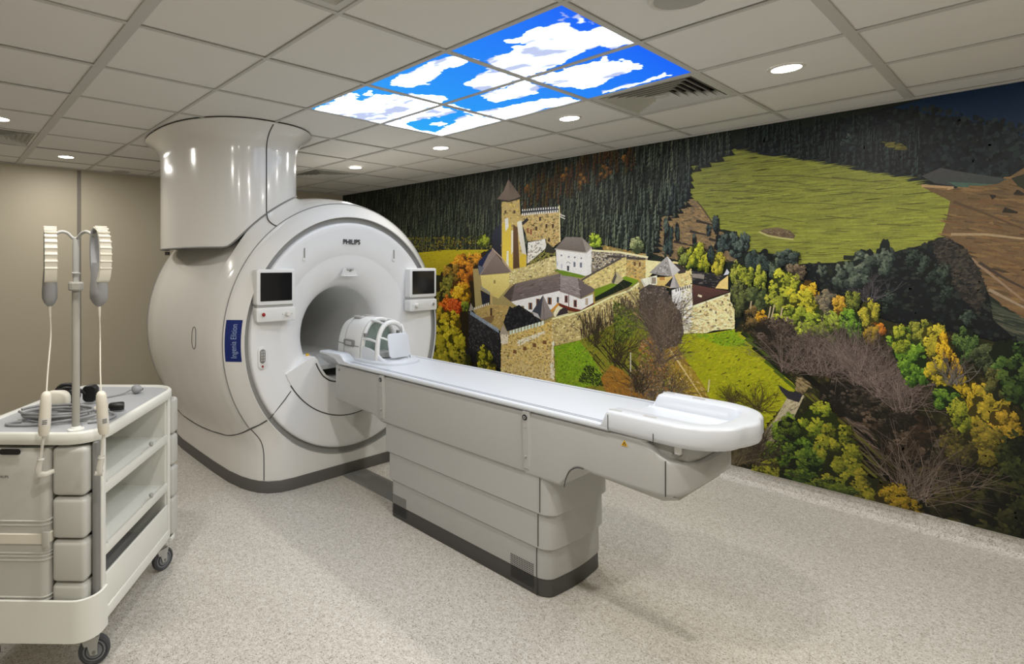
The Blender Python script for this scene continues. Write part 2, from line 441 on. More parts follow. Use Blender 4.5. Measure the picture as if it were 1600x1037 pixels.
def vent(x, y, label):
    t = thing('air_vent', label, 'air vent', (x, y, HC), 0, 'square ceiling air vents')
    def ring(h0, h1, z0, z1, th, name, m):
        V, F = [], []
        for (h, z) in ((h0, z0), (h1, z1), (h1, z1+th), (h0, z0+th)):
            V += [(-h, -h, z), (h, -h, z), (h, h, z), (-h, h, z)]
        for k in range(4):
            for j in range(4):
                F.append((k*4+j, k*4+(j+1) % 4, ((k+1) % 4)*4+(j+1) % 4, ((k+1) % 4)*4+j))
        return mesh(name, V, F, m, t, ang=None)
    ring(0.297, 0.255, -0.001, -0.001, 0.008, 'frame', M_VENT)
    for k in range(6):
        h = 0.250-0.036*k
        ring(h, h-0.030, -0.004, 0.030, 0.003, 'louvre', M_VENT)
    box('core_plate', (-0.03, -0.03, 0.0), (0.03, 0.03, 0.006), M_VENT, t, 0.002, 1)
    box('plenum', (-0.29, -0.29, 0.05), (0.29, 0.29, 0.10), M_DARK, t)
vent(*cell(0.5, 2.5), 'large louvred air vent touching the bluest sky panel')
vent(*cell(6.5, 2.5), 'dark louvred air vent just right of the scanner column')
vent(*cell(6.5, -2.5), 'louvred air vent cut by the left picture edge')
vent(*cell(0.5, -1.5), 'white air vent cut by the top picture edge')

t = thing('ceiling_speaker', 'round grey ceiling speaker cut by the top picture edge', 'speaker', (*cell(-0.5, 0.5), HC))
revolve('rim', [(0.098, 0.0), (0.098, -0.010), (0.104, -0.013), (0.114, -0.008), (0.118, 0.0)], M_TRIM, t, 'z', seg=48)
revolve('grille', [(0.0005, -0.012), (0.06, -0.0115), (0.0985, -0.009)], M_LGREY, t, 'z', seg=48)
t = thing('ceiling_detector', 'flush round white disc in the ceiling by the back wall', 'detector', (*cell(8.38, -0.5), HC))
revolve('rim', [(0.085, 0.0), (0.088, -0.006), (0.10, -0.006), (0.105, 0.0)], M_TRIM, t, 'z', seg=40)
revolve('cover', [(0.0005, -0.008), (0.06, -0.008), (0.086, -0.005)], M_LGREY, t, 'z', seg=40)

# ------------------------------------------------------------------ MRI scanner (local: face at x = 0, axis y = 0, z = CZ)
SC = thing('mri_scanner', 'huge glossy white tunnel scanner with round face and column rising to the ceiling', 'scanner', (-3.30, 2.44, 0))
CZ = 1.03
BODY = [(0.000, 0.876, 0.50), (-0.012, 0.888, 0.60), (-0.05, 0.925, 0.675), (-0.10, 0.978, 0.722), (-0.16, 1.004, 0.752), (-0.25, 1.028, 0.780), (-0.40, 1.050, 0.803),
        (-0.65, 1.066, 0.813), (-1.00, 1.072, 0.815), (-1.30, 1.068, 0.813), (-1.50, 1.045, 0.798), (-1.62, 1.000, 0.765), (-1.69, 0.930, 0.710), (-1.72, 0.84, 0.62)]
def half_w(x, z):
    r, w = lerp_table(BODY, x)
    c = math.sqrt(max(r*r-(z-CZ)**2, 0))
    if z >= CZ: return c
    k = min(1.0, max(0, (CZ-z)/0.25))
    return ssmax(c, w*k, 0.10) if k > 0 else c
def body_ring(x):
    r, w = lerp_table(BODY, x); zs = [0.0, 0.02]+[CZ*k/26 for k in range(1, 26)]
    L = [(x, -half_w(x, z), z) for z in zs]
    A = [(x, -r*math.cos(PI*k/56), CZ+r*math.sin(PI*k/56)) for k in range(57)]
    Rr = [(x, half_w(x, z), z) for z in reversed(zs)]
    Bt = [(x, half_w(x, 0.0)*(1-2*k/16), 0.0) for k in range(1, 16)]
    return L+A+Rr+Bt
xs = [b[0] for b in BODY]; xs2 = []
for p, q in zip(xs, xs[1:]):
    xs2 += [p+(q-p)*k/3 for k in range(3)] if p-q > 0.05 else [p]
xs2.append(xs[-1])
rings = [body_ring(x) for x in xs2]
first = []
for (x, y, z) in rings[0]:                     # inner edge of the front: the round opening for the face
    v = Vector((y, z-CZ)); v = v.normalized()*0.872; first.append((-0.004, v.x, CZ+v.y))
loft('body_shell', [first]+rings, M_SHELL, SC, cap0=False, cap1=True, ang=50)
# dark skirt round the foot
def foot(x, z, d): return half_w(x, z)+d
FZ = [0.0, 0.075, 0.082]
outl = [(x, -half_w(x, 0.03)) for x in xs2][::-1]
fl = [(0.0, -0.50+1.0*k/12) for k in range(1, 12)]
path = outl+fl+[(x, half_w(x, 0.03)) for x in xs2]+[(-1.72, 0.62-1.24*k/10) for k in range(1, 10)]
def offset(path, d):
    out = []; n = len(path)
    for i in range(n):
        a, c = Vector(path[i-1]), Vector(path[(i+1) % n]); t = (c-a).normalized()
        out.append((path[i][0]+t.y*d, path[i][1]-t.x*d))
    return out
po = offset(path, 0.008); po2 = offset(path, 0.0035)
loft('base_skirt', [[(x, y, 0.0) for x, y in po], [(x, y, 0.072) for x, y in po], [(x, y, 0.080) for x, y in po2], [(x, y, 0.080) for x, y in offset(path, -0.03)]], M_SKIRT, SC, cap0=True, cap1=False, ang=30)
# face disc, groove, bore
face = [(0.352, -0.185), (0.356, -0.168), (0.372, -0.140), (0.40, -0.112), (0.44, -0.086), (0.49, -0.064), (0.54, -0.048), (0.585, -0.040), (0.600, -0.037),
        (0.604, -0.034), (0.70, -0.018), (0.78, -0.008), (0.815, -0.003), (0.826, -0.006), (0.832, -0.014), (0.833, -0.05)]
revolve('face_cover', face, M_FACE, SC, 'x', (0, 0, CZ), 144, 50)
revolve('groove_ring', [(0.833, -0.034), (0.85, -0.036), (0.8725, -0.03), (0.8725, -0.004), (0.876, -0.001)], M_GROOVE, SC, 'x', (0, 0, CZ), 144, 50)
revolve('bore_liner', [(0.352, -0.185), (0.349, -0.20), (0.349, -1.60), (0.40, -1.70), (0.84, -1.72)], M_BORE, SC, 'x', (0, 0, CZ), 96, 50)
loft('bore_deck', [[(-1.6, -0.27, 0.805), (-1.6, 0.27, 0.805), (-1.6, 0.24, 0.775), (-1.6, -0.24, 0.775)], [(-0.10, -0.27, 0.805), (-0.10, 0.27, 0.805), (-0.10, 0.24, 0.775), (-0.10, -0.24, 0.775)]], M_BORE, SC)
# chin below the bore where the table docks
def chin_out():
    out = []
    a0 = math.atan2(0.789-CZ, -0.562)
    a0 = a0+2*PI if a0 < 0 else a0
    a1 = 3*PI-a0
    for k in range(41):
        t = a0+(a1-a0)*k/40; out.append((0.600*math.cos(t), CZ+0.600*math.sin(t)))
    U = [(0.562, 0.792), (0.355, 0.888), (0.325, 0.893), (0.300, 0.868), (0.275, 0.815), (0.23, 0.752), (0.15, 0.712), (0.0, 0.70)]
    out += U[1:] if True else U
    out += [(-y, z) for y, z in U[-2:0:-1]]
    return out
co = chin_out()
def bulge(y, z): return 0.012+0.03*max(0, 1-((y)**2+(z-CZ)**2)/0.36)
ctr = (0, 0.55)
def chin_ring(x, s): return [(x if x is not None else -0.035+bulge(y, z), ctr[0]+(y-ctr[0])*s, ctr[1]+(z-ctr[1])*s) for y, z in co]
bm = bmesh.new()
back = [bm.verts.new((-0.20, y, z)) for y, z in co]; fr = [bm.verts.new((-0.036+bulge(y, z)*0.6, y, z)) for y, z in co]
n = len(co)
for i in range(n): bm.faces.new((back[i], back[(i+1) % n], fr[(i+1) % n], fr[i]))
f = bm.faces.new(fr); bmesh.ops.triangulate(bm, faces=[f])
from_bm('docking_chin', bm, M_FACE, SC, 30)
tube('docking_seam', [(-0.018, y, z) for y, z in [(-0.315, 0.845), (-0.285, 0.79), (-0.24, 0.735), (-0.16, 0.695), (0, 0.682), (0.16, 0.695), (0.24, 0.735), (0.285, 0.79), (0.315, 0.845)]], 0.005, M_SEAM, SC, sm=4)
box('hinge_tab', (-0.11, -0.345, 0.888), (-0.09, -0.325, 0.905), M_YEL, SC, 0.002, 1)
# seams drawn by the joints between covers
def arc(x, r, a0, a1, n=48): return [(x, r*math.cos(a0+(a1-a0)*k/n), CZ+r*math.sin(a0+(a1-a0)*k/n)) for k in range(n+1)]
D = math.radians
tube('cover_seam', arc(-0.0335, 0.604, D(-148), D(-32)), 0.0045, M_SEAM, SC)
for s in (-1, 1):
    tube('cover_seam', [(-0.032, s*0.512, 0.672), (-0.018, s*0.565, 0.625), (-0.006, s*0.66, 0.545), (-0.005, s*0.69, 0.517)], 0.004, M_SEAM, SC)
    pts = [(x, s*(half_w(x, z)), z) for x, z in ((-0.004, 0.510), (-0.05, 0.475), (-0.10, 0.443), (-0.2, 0.395), (-0.35, 0.345), (-0.50, 0.322), (-0.70, 0.300), (-0.95, 0.283), (-1.25, 0.285), (-1.45, 0.30))]
    tube('side_seam', pts, 0.0045, M_SEAM, SC, sm=4)
    pts = [(x, s*half_w(x, z), z) for x, z in ((-0.098, 0.445), (-0.088, 0.40), (-0.08, 0.35), (-0.075, 0.28), (-0.073, 0.18), (-0.073, 0.085))]
    tube('corner_seam', pts, 0.0035, M_SEAM, SC, sm=4)
tube('bezel_seam', arc(-0.102, 0.981, D(217), D(-37), 90), 0.0035, M_GREY, SC)
tube('rear_seam', [(-1.52, s*0.0+1.043*math.cos(D(a)), CZ+1.043*math.sin(D(a))) for s in (1,) for a in range(150, 215, 3)], 0.003, M_SEAML, SC)
# oval service port on the side
ov = []
for k in range(33):
    t = 2*PI*k/32; x = -0.42+0.030*math.cos(t); z = 1.045+0.075*math.copysign(abs(math.sin(t))**0.55, math.sin(t))
    ov.append((x, -half_w(x, z)-0.0005, z))
tube('service_port_seam', ov, 0.0025, M_SEAM, SC, 6)
# navy badge on the left bezel and its lettering
def bez(r, z, d=0.0):                              # point on the bezel cone, lifted by d
    x = -0.012-(r-0.888)*(0.088/0.09); y = -math.sqrt(max(r*r-(z-CZ)**2, 0))
    nx, nr = 0.715, 0.70
    return (x+nx*d, y*(1+nr*d/r), z)
V, F = [], []
for i in range(9):
    for j in range(5):
        V.append(bez(0.892+0.078*j/4, 0.918+0.272*i/8, 0.0015))
for i in range(8):
    for j in range(4):
        k = i*5+j; F.append((k, k+1, k+6, k+5))
badge = mesh('side_badge', V, F, M_BLUE, SC)
text_mesh('lettering', 'Ingenia Elition', 0.040, lambda u, v: bez(0.926+v, 1.052+u, 0.003), M_WINK, badge)
logo = text_mesh('maker_lettering', 'PHILIPS', 0.050, lambda u, v: (-0.0125, 0.0+u, 1.718+v), M_INK, SC, bold=0.0016, sx=1.0)
# camera window above the bore
zc = [(-0.050, 1.520), (0.050, 1.520), (0.078, 1.462), (-0.078, 1.462)]
loft('camera_window', [[(-0.050, y, z) for y, z in zc], [(-0.028, y*0.92, 1.49+(z-1.49)*0.9) for y, z in zc], [(-0.034, y*0.75, 1.49+(z-1.49)*0.7) for y, z in zc]], M_WHITE, SC)
cw = revolve('camera_lens', [(0.0005, 0.0), (0.009, 0.0), (0.012, -0.01)], M_GREY, SC, 'x', (-0.024, 0.0, 1.508), 20)
loft('camera_hood', [[(-0.036, -0.035, 1.520), (-0.036, 0.035, 1.520), (-0.036, 0.03, 1.505), (-0.036, -0.03, 1.505)], [(-0.026, -0.03, 1.519), (-0.026, 0.03, 1.519), (-0.026, 0.026, 1.507), (-0.026, -0.026, 1.507)]], M_LGREY, SC)
for s in (-1, 1):
    fr_ = plate('slot_frame', rrect(0.026, 0.115, 0.006), lambda u, v, h, s=s: (-0.0165+h*0.5, s*0.415+u, 1.635+v), 0.010, 0.002, M_WHITE, SC)
    plate('slot', rrect(0.011, 0.085, 0.003), lambda u, v, h, s=s: (-0.0135+h*0.5, s*0.415+u, 1.640+v), 0.006, 0.0, M_GREY, fr_)
# hand control on the left of the face
pad = plate('control_pad', rrect(0.066, 0.150, 0.033, 8), lambda u, v, h: (-0.016+h, -0.745+u, 0.93+v), 0.018, 0.005, M_WHITE, SC)
plate('key_field', rrect(0.040, 0.094, 0.020, 6), lambda u, v, h: (0.0015+h, -0.745+u, 0.942+v), 0.003, 0.001, M_GREY, pad)
for i in range(2):
    for j in range(4):
        plate('key', rrect(0.011, 0.013, 0.003, 3), lambda u, v, h, i=i, j=j: (0.004+h, -0.753+0.016*i+u, 0.915+0.018*j+v), 0.003, 0.001, M_LGREY, pad)
revolve('key', [(0.0005, 0.004), (0.007, 0.003), (0.008, 0.0)], M_RED, pad, 'x', (0.001, -0.745, 0.874), 16)
# two display panels
def display(yc, w, name):
    z0, z1 = 1.282, 1.520
    d = plate('display_panel', rrect(w, z1-z0, 0.016), lambda u, v, h: (-0.02+h, yc+u, (z0+z1)/2+v), 0.062, 0.008, M_WHITE, SC)
    plate('screen', rrect(w-0.052, 0.188, 0.004, 3), lambda u, v, h: (0.0415+h, yc+u, 1.403+v), 0.0025, 0.0, M_SCREEN, d)
    plate('panel_neck', rrect(w-0.02, 0.03, 0.006), lambda u, v, h: (-0.02+h, yc+u, 1.277+v), 0.048, 0.002, M_LGREY, d)
    b = plate('control_bar', rrect(w+0.004, 0.093, 0.014), lambda u, v, h: (-0.02+h, yc+u, 1.219+v), 0.066, 0.007, M_WHITE, SC)
    sgn = 1 if yc < 0 else -1
    e = revolve('button_collar', [(0.020, 0.0), (0.020, 0.006), (0.013, 0.007)], M_TRIM, b, 'x', (0.044, yc-sgn*(w/2-0.045), 1.222), 20)
    revolve('emergency_button', [(0.0005, 0.013), (0.009, 0.012), (0.0125, 0.008), (0.0125, 0.0)], M_RED if yc < 0 else M_GREY, b, 'x', (0.045, yc-sgn*(w/2-0.045), 1.222), 20)
    revolve('knob', [(0.0005, 0.026), (0.013, 0.026), (0.016, 0.022), (0.017, 0.0)], M_TRIM, b, 'x', (0.045, yc+sgn*(w/2-0.065), 1.220), 24)
    for dy in (-0.035, 0.035):
        box('knob_mark', (0.0455, yc+sgn*(w/2-0.065)+dy-0.003, 1.213), (0.047, yc+sgn*(w/2-0.065)+dy+0.003, 1.222), M_LGREY, b)
display(-0.664, 0.288, 'left'); display(0.690, 0.300, 'right')
# service column and collar (local coordinates of the scanner)
def supel(cx, cy, a, b, n, N=96):
    out = []
    for k in range(N):
        t = 2*PI*k/N; c, s = math.cos(t), math.sin(t)
        out.append((cx+a*math.copysign(abs(c)**(2/n), c), cy+b*math.copysign(abs(s)**(2/n), s)))
    return out
CX, CY = -4.13+3.30, 1.81-2.44
def col_bottom(x, y):
    r = 1.09; z = CZ+math.sqrt(max(r*r-y*y, 0)) if abs(y) < r else CZ
    return max(1.655, min(2.12, z)) if True else z
c0 = supel(CX, CY, 0.665, 0.452, 2.4)
lo_ring = [(x, y, ssmax(1.655, col_bottom(x, y), 0.10)-0.01) for x, y in c0]
flare = [(2.36, 0.0), (2.40, 0.006), (2.44, 0.022), (2.475, 0.05), (2.50, 0.082), (2.512, 0.102), (2.520, 0.112), (2.526, 0.110)]
rg = [[(CX+(x-CX)*0.985, CY+(y-CY)*0.985, z) for x, y, z in lo_ring], lo_ring]
for zz in (2.2, 2.3): rg.append([(x, y, max(zz, z+0.02)) for (x, y, z) in lo_ring])
for zz, d in flare: rg.append([(CX+(x-CX)*(1+d/0.665), CY+(y-CY)*(1+d/0.452*0.98), zz) for x, y in c0])
loft('service_column', rg, M_SHELL, SC, cap0=False, cap1=True, ang=50)
# underside of the column's overhang
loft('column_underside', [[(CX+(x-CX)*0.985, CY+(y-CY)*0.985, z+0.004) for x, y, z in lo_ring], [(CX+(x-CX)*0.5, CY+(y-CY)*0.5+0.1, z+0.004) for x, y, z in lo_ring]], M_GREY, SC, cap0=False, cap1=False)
loft('collar_shadow_line', [[(CX+(x-CX)*1.16, CY+(y-CY)*1.238, 2.525) for x, y in c0], [(CX+(x-CX)*1.16, CY+(y-CY)*1.238, 2.5338) for x, y in c0]], M_BLACK, SC)  # black band standing in for the thin shadow between collar and ceiling
revolve('column_knob', [(0.0005, -0.028), (0.017, -0.028), (0.019, -0.02), (0.019, 0.0)], M_SKIRT, SC, 'z', (-1.13, -1.00, 1.652), 20)
# column seams: the vertical joint and the joint along its lower rim
def on_col(k): return c0[k]
i0 = 0
vx, vy = c0[i0]
vs_ = [(vx, vy, lo_ring[i0][2])]+[(vx, vy, z) for z in (2.2, 2.36)]
for zz, d in flare[1:6]: vs_.append((CX+(vx-CX)*(1+d/0.665), CY+(vy-CY)*(1+d/0.452*0.98), zz))
tube('column_seam', vs_, 0.0045, M_SEAM, SC)
sel = [k for k in range(len(c0)) if True]
tube('column_rim_seam', [(CX+(x-CX)*1.0, CY+(y-CY)*1.0, z-0.002) for x, y, z in lo_ring+lo_ring[:1]], 0.006, M_GREY, SC)
def body_top(x, y):
    r = lerp_table(BODY, min(0.0, x))[0]
    return CZ+math.sqrt(max(r*r-y*y, 0)) if abs(y) < r else CZ
# concave shoulder that carries the body up into the column
sh = []
N_ = len(c0)
for k in range(-11, 27):
    x, y, z = lo_ring[k % N_]; dx, dy = x-CX, y-CY; col_ = []; wk = min(1.0, max(0.0, (k+11)/9)); wk = wk*wk*(3-2*wk)
    for s_, f_ in ((0.99, 1.0), (1.01, 0.62), (1.035, 0.34), (1.07, 0.14), (1.12, 0.02), (1.16, -0.06)):
        X_, Y_ = CX+dx*s_, CY+dy*s_; X_ = min(X_, -0.085); zb = body_top(X_, Y_)
        col_.append((X_, Y_, zb-0.004*(1-wk)+(z-0.004-zb)*f_*wk if z > zb else min(z, zb)-0.01))
    sh.append(col_)
loft('shoulder', sh, M_SHELL, SC, closed=False, cap0=False, cap1=False, ang=60)
jx = [(-0.160, -0.630, lo_ring[0][2]-0.004), (-0.152, -0.628, lo_ring[0][2]-0.035), (-0.140, -0.620, 1.852), (-0.118, -0.603, 1.830), (-0.098, -0.585, 1.818)]
tube('shoulder_seam', jx, 0.004, M_SEAM, SC, sm=4)

# ------------------------------------------------------------------ floor cable cover between scanner and table
tag(loft('cable_cover', [[(x, y, z) for y, z in ((2.335, 0), (2.345, 0.006), (2.545, 0.006), (2.555, 0))] for x in (-3.285, -2.60)], M_GREY), 'flat grey cable cover on the floor between scanner and table base', 'cable cover')

# ------------------------------------------------------------------ patient table (local: x along the table, y across)
PT = thing('patient_table', 'long white patient table on a grey telescoping pedestal docked to the scanner', 'patient table', (-2.0, 2.45, 0))
def rr_ring(x0, x1, hw, z, r0=0.02, r1=0.07, bow=0.0):
    out = []
    def cor(cx, cy, r, a):
        for k in range(7):
            t = a+PI/2*k/6; out.append((cx+r*math.cos(t), cy+r*math.sin(t), z))
    cor(x1-r1, -hw+r1, r1, -PI/2)
    if bow:
        for k in range(1, 8): out.append((x1+bow*math.sin(PI*k/8), -hw+r1+(2*hw-2*r1)*k/8, z))
    cor(x1-r1, hw-r1, r1, 0); cor(x0+r0, hw-r0, r0, PI/2); cor(x0+r0, -hw+r0, r0, PI)
    return out
def tier(name, x0, x1, hw, z0, z1, m, lip=0.004):
    R = [rr_ring(x0+lip, x1-lip, hw-lip, z0, bow=0.012), rr_ring(x0, x1, hw, z0+0.006, bow=0.012), rr_ring(x0+0.002, x1-0.002, hw-0.002, z1, bow=0.012)]
    return loft(name, R, m, PT, ang=40)
tier('base_skirt', -0.580, 0.530, 0.246, 0.0, 0.086, M_TSKIRT)
tier('pedestal_tier', -0.578, 0.532, 0.248, 0.086, 0.240, M_TABLE, 0.001)
tier('pedestal_tier', -0.600, 0.545, 0.256, 0.226, 0.405, M_TABLE, 0.006)
tier('pedestal_tier', -0.625, 0.560, 0.264, 0.392, 0.590, M_TABLE, 0.006)
for x, hw, z0, z1 in ((0.470, 0.2485, 0.0, 0.232), (0.483, 0.2565, 0.236, 0.396), (0.498, 0.2645, 0.402, 0.600)):
    tube('pedestal_seam', [(x, -hw, z0+0.004), (x, -hw, z1)], 0.0022, M_SEAM, PT, 6)
# perforated vents low on the near side
def dots(name, x0, x1, z0, z1, nx, nz, y, m):
    V, F = [], []
    for i in range(nx):
        for j in range(nz):
            cx = x0+(x1-x0)*i/(nx-1); cz = z0+(z1-z0)*j/(nz-1); r = 0.0034; b = len(V)
            for k in range(6): V.append((cx+r*math.cos(PI/3*k), y, cz+r*math.sin(PI/3*k)))
            F.append(tuple(range(b, b+6)))
    o = mesh(name, V, F, m, PT, ang=None); o['kind'] = 'stuff'
dots('vent_holes', -0.565, -0.445, 0.030, 0.138, 14, 13, -0.2490, M_BLACK)
dots('vent_holes', 0.325, 0.450, 0.030, 0.138, 14, 13, -0.2490, M_BLACK)
# beam
def sec(x, zb, zt, hw, r=0.018, seg=4):
    r = min(r, (zt-zb)/2-0.001)
    return [(x, u, v) for u, v in rrect(2*hw, zt-zb, r, seg, 0.0, (zb+zt)/2)]
B = [(-1.165, 0.615, 0.845, 0.255), (-1.155, 0.606, 0.856, 0.264), (-0.95, 0.597, 0.858, 0.266), (-0.74, 0.590, 0.858, 0.267), (-0.69, 0.575, 0.858, 0.268), (-0.655, 0.560, 0.858, 0.268),
     (-0.40, 0.556, 0.858, 0.268), (0.0, 0.556, 0.858, 0.268), (0.40, 0.556, 0.860, 0.268), (0.60, 0.560, 0.862, 0.269), (0.630, 0.590, 0.862, 0.269), (0.650, 0.630, 0.862, 0.269), (0.672, 0.654, 0.863, 0.269),
     (0.70, 0.664, 0.863, 0.269), (0.76, 0.658, 0.863, 0.268), (0.90, 0.655, 0.864, 0.267), (0.955, 0.654, 0.862, 0.266), (0.985, 0.654, 0.852, 0.266), (1.01, 0.654, 0.836, 0.265), (1.035, 0.655, 0.815, 0.263), (1.062, 0.657, 0.800, 0.258),
     (1.09, 0.664, 0.795, 0.240), (1.115, 0.678, 0.793, 0.212), (1.135, 0.698, 0.792, 0.17), (1.145, 0.725, 0.790, 0.12)]
loft('beam', [sec(*b) for b in B], M_TABLE, PT, ang=40)
tube('beam_seam', [(1.055, -0.2605, 0.662), (1.055, -0.2605, 0.798)], 0.0022, M_SEAM, PT, 6)
tube('beam_seam', [(0.628, -0.2700, 0.566), (0.635, -0.2705, 0.60), (0.655, -0.2705, 0.645), (0.69, -0.2705, 0.670), (0.72, -0.2700, 0.672)], 0.0025, M_SEAM, PT, 6, sm=4)
tube('panel_seam', [(-0.625, -0.2665, 0.572), (0.42, -0.2672, 0.572)], 0.003, M_GREY, PT, 6)
loft('beam_underside', [[(x, y, z) for y, z in ((-0.24, 0.660), (0.24, 0.660), (0.20, zb), (-0.20, zb))] for x, zb in ((0.70, 0.655), (0.78, 0.632), (1.02, 0.618), (1.08, 0.640))], M_LGREY, PT)
# pan support at the foot end, over the nose
loft('pan_support', [sec(x, zb, zt, hw, 0.03) for x, zb, zt, hw in ((0.93, 0.78, 0.868, 0.225), (1.0, 0.78, 0.868, 0.235), (1.06, 0.78, 0.868, 0.23), (1.11, 0.785, 0.868, 0.20), (1.13, 0.80, 0.868, 0.15))], M_TABLE, PT)
box('pan_latch', (0.905, -0.262, 0.845), (0.985, -0.20, 0.874), M_TABLE, PT, 0.01, 3)
box('pan_catch', (1.075, -0.236, 0.825), (1.098, -0.215, 0.868), M_WHITE, PT, 0.004, 2)
box('pan_catch_foot', (1.068, -0.240, 0.819), (1.098, -0.215, 0.826), M_GREY, PT, 0.002, 1)
# board
loft('tabletop', [[(x, u, v) for u, v in rrect(0.566, 0.026, 0.011, 4, 0, 0.877)] for x in (-1.085, 0.835)], M_TOP, PT, ang=40)
for y in (-0.236, -0.254, 0.236):
    box('inlay_line', (-1.02 if y < 0 else -0.98, y-0.0026, 0.8895), (0.795, y+0.0026, 0.8908), M_LINE, PT)
# raised foot pan: a U-shaped rim round a shallow basin
def upath(hw, xe, r, x0=0.800, n=14, bow=0.02):
    P = [(x0+0.036*k/7, -hw) for k in range(7)]+[(x0+0.036+(xe-r-x0-0.036)*k/5, -hw) for k in range(6)]
    for k in range(1, n+1):
        t = -PI/2+PI/2*k/n; P.append((xe-r+r*math.cos(t), -hw+r+r*math.sin(t)))
    Q = [(x, -y) for x, y in P[::-1]]
    mid = [(xe+bow*math.sin(PI*k/8), -(hw-r)+2*(hw-r)*k/8) for k in range(1, 8)]
    return P+mid+Q
N0 = upath(0.285, 1.268, 0.20); N1 = upath(0.180, 1.185, 0.075, bow=0.01)
def ztop(x): 
    t = min(1, max(0, (x-0.800)/0.035)); return 0.889+0.060*t*t*(3-2*t)
def zz(i): return ztop(N0[i][0])
cen = Vector((1.0, 0))
def prof(i):
    o, n_ = Vector(N0[i]), Vector(N1[i]); d = (n_-o).normalized(); zt = zz(i)
    ps = [(o+d*0.055, 0.858), (o+d*0.022, 0.862), (o+d*0.006, 0.872), (o, 0.885), (o+d*0.001, max(0.886, zt-0.010)), (o+d*0.006, zt-0.002), (o+d*0.014, zt), (n_-d*0.010, zt-0.001), (n_-d*0.002, zt-0.006), (n_+d*0.012, 0.896), (n_+d*0.03, 0.8905)]
    return [(p.x, p.y, z) for p, z in ps]
R = [prof(i) for i in range(len(N0))]
pan = loft('foot_pan', R, M_TOP, PT, closed=False, cap0=False, cap1=False, ang=50)
inn = [r[-1] for r in R]; out_ = [r[0] for r in R]
mesh('pan_floor', inn+out_, [tuple(range(len(inn))), tuple(range(len(inn), 2*len(inn)))[::-1]], M_TOP, PT, ang=None)
mesh('pan_end', [*R[0], *R[-1]], [tuple(range(11)), tuple(range(11, 22))[::-1]], M_TOP, PT, ang=None)
for x, y in ((0.852, -0.247), (0.985, -0.235), (0.852, 0.247), (0.985, 0.235)):
    plate('strap_slot', rrect(0.052, 0.020, 0.007), lambda u, v, h, x=x, y=y: (x+u, y+v, 0.9478+h), 0.0018, 0.0006, M_LGREY, PT)
tube('pan_joint', [(0.838, -0.2855, 0.873), (0.838, -0.2862, 0.935)], 0.0016, M_SEAM, PT, 6)
tube('pan_joint', [(1.02, -0.2858, 0.868), (1.02, -0.2862, 0.90)], 0.0016, M_SEAM, PT, 6)
# rail brackets with their round buttons
for x in (-0.640, 0.430):
    br = loft('rail_bracket', [[(x-0.018, -0.268, 0.585), (x+0.018, -0.268, 0.585), (x+0.015, -0.274, 0.592), (x-0.013, -0.274, 0.592)],
                               [(x-0.018, -0.268, 0.70), (x+0.030, -0.268, 0.70), (x+0.015, -0.281, 0.70), (x-0.013, -0.281, 0.70)],
                               [(x-0.018, -0.268, 0.862), (x+0.020, -0.268, 0.862), (x+0.015, -0.286, 0.862), (x-0.013, -0.286, 0.862)]], M_TABLE, PT)
    revolve('bracket_button', [(0.0005, -0.289), (0.0125, -0.288), (0.0145, -0.284)], M_INK, br, 'y', (x, 0, 0.834), 20)
    revolve('button_mark', [(0.0045, -0.2895), (0.0065, -0.2893)], M_TRIM, br, 'y', (x, 0, 0.834), 16)
    for z in (0.79, 0.65): revolve('bracket_screw', [(0.0005, -0.2865), (0.006, -0.286), (0.007, -0.278)], M_LGREY, br, 'y', (x, 0, z), 14)
tri = mesh('warning_label', [(0.885, -0.2692, 0.818), (0.913, -0.2692, 0.818), (0.899, -0.2692, 0.842)], [(0, 1, 2)], M_YEL, PT, ang=None)
mesh('warning_mark', [(0.891, -0.2697, 0.8215), (0.907, -0.2697, 0.8215), (0.899, -0.2697, 0.8355)], [(0, 1, 2)], M_INK, tri, ang=None)
mesh('warning_core', [(0.8955, -0.2701, 0.823), (0.9025, -0.2701, 0.823), (0.899, -0.2701, 0.829)], [(0, 1, 2)], M_YEL, tri, ang=None)
# raised cradle at the head end
def wing(s):
    pr = [(-1.335, 0.918), (-1.33, 0.932), (-1.09, 0.936), (-1.065, 0.928), (-1.045, 0.905), (-1.025, 0.892), (-0.985, 0.890), (-0.985, 0.870), (-1.10, 0.868), (-1.12, 0.885), (-1.16, 0.905), (-1.25, 0.915)]
    ring = lambda y, e: [(x, y, z-e if k in (1, 2, 3) else z) for k, (x, z) in enumerate(pr)]
    loft('head_wing', [ring(s*0.284, 0.006), ring(s*0.278, 0.0), ring(s*0.205, 0.0), ring(s*0.195, 0.010)], M_TOP, PT)
wing(-1); wing(1)
V = []
rg = []
for x in (-1.36, -1.06):
    sect = [(-0.285, 0.90), (-0.24, 0.885), (-0.19, 0.845), (-0.12, 0.825), (0, 0.82), (0.12, 0.825), (0.19, 0.845), (0.24, 0.885), (0.285, 0.90), (0.24, 0.86), (0.19, 0.825), (0.12, 0.803), (0, 0.798), (-0.12, 0.803), (-0.19, 0.825), (-0.24, 0.86)]
    rg.append([(x, y, z) for y, z in sect])
loft('head_trough', rg, M_TOP, PT)
box('trough_carrier', (-1.155, -0.20, 0.66), (-1.10, 0.20, 0.80), M_TABLE, PT, 0.01)
revolve('side_screw', [(0.0005, -0.269), (0.008, -0.268), (0.009, -0.264)], M_GREY, PT, 'y', (-1.115, 0, 0.822), 14)

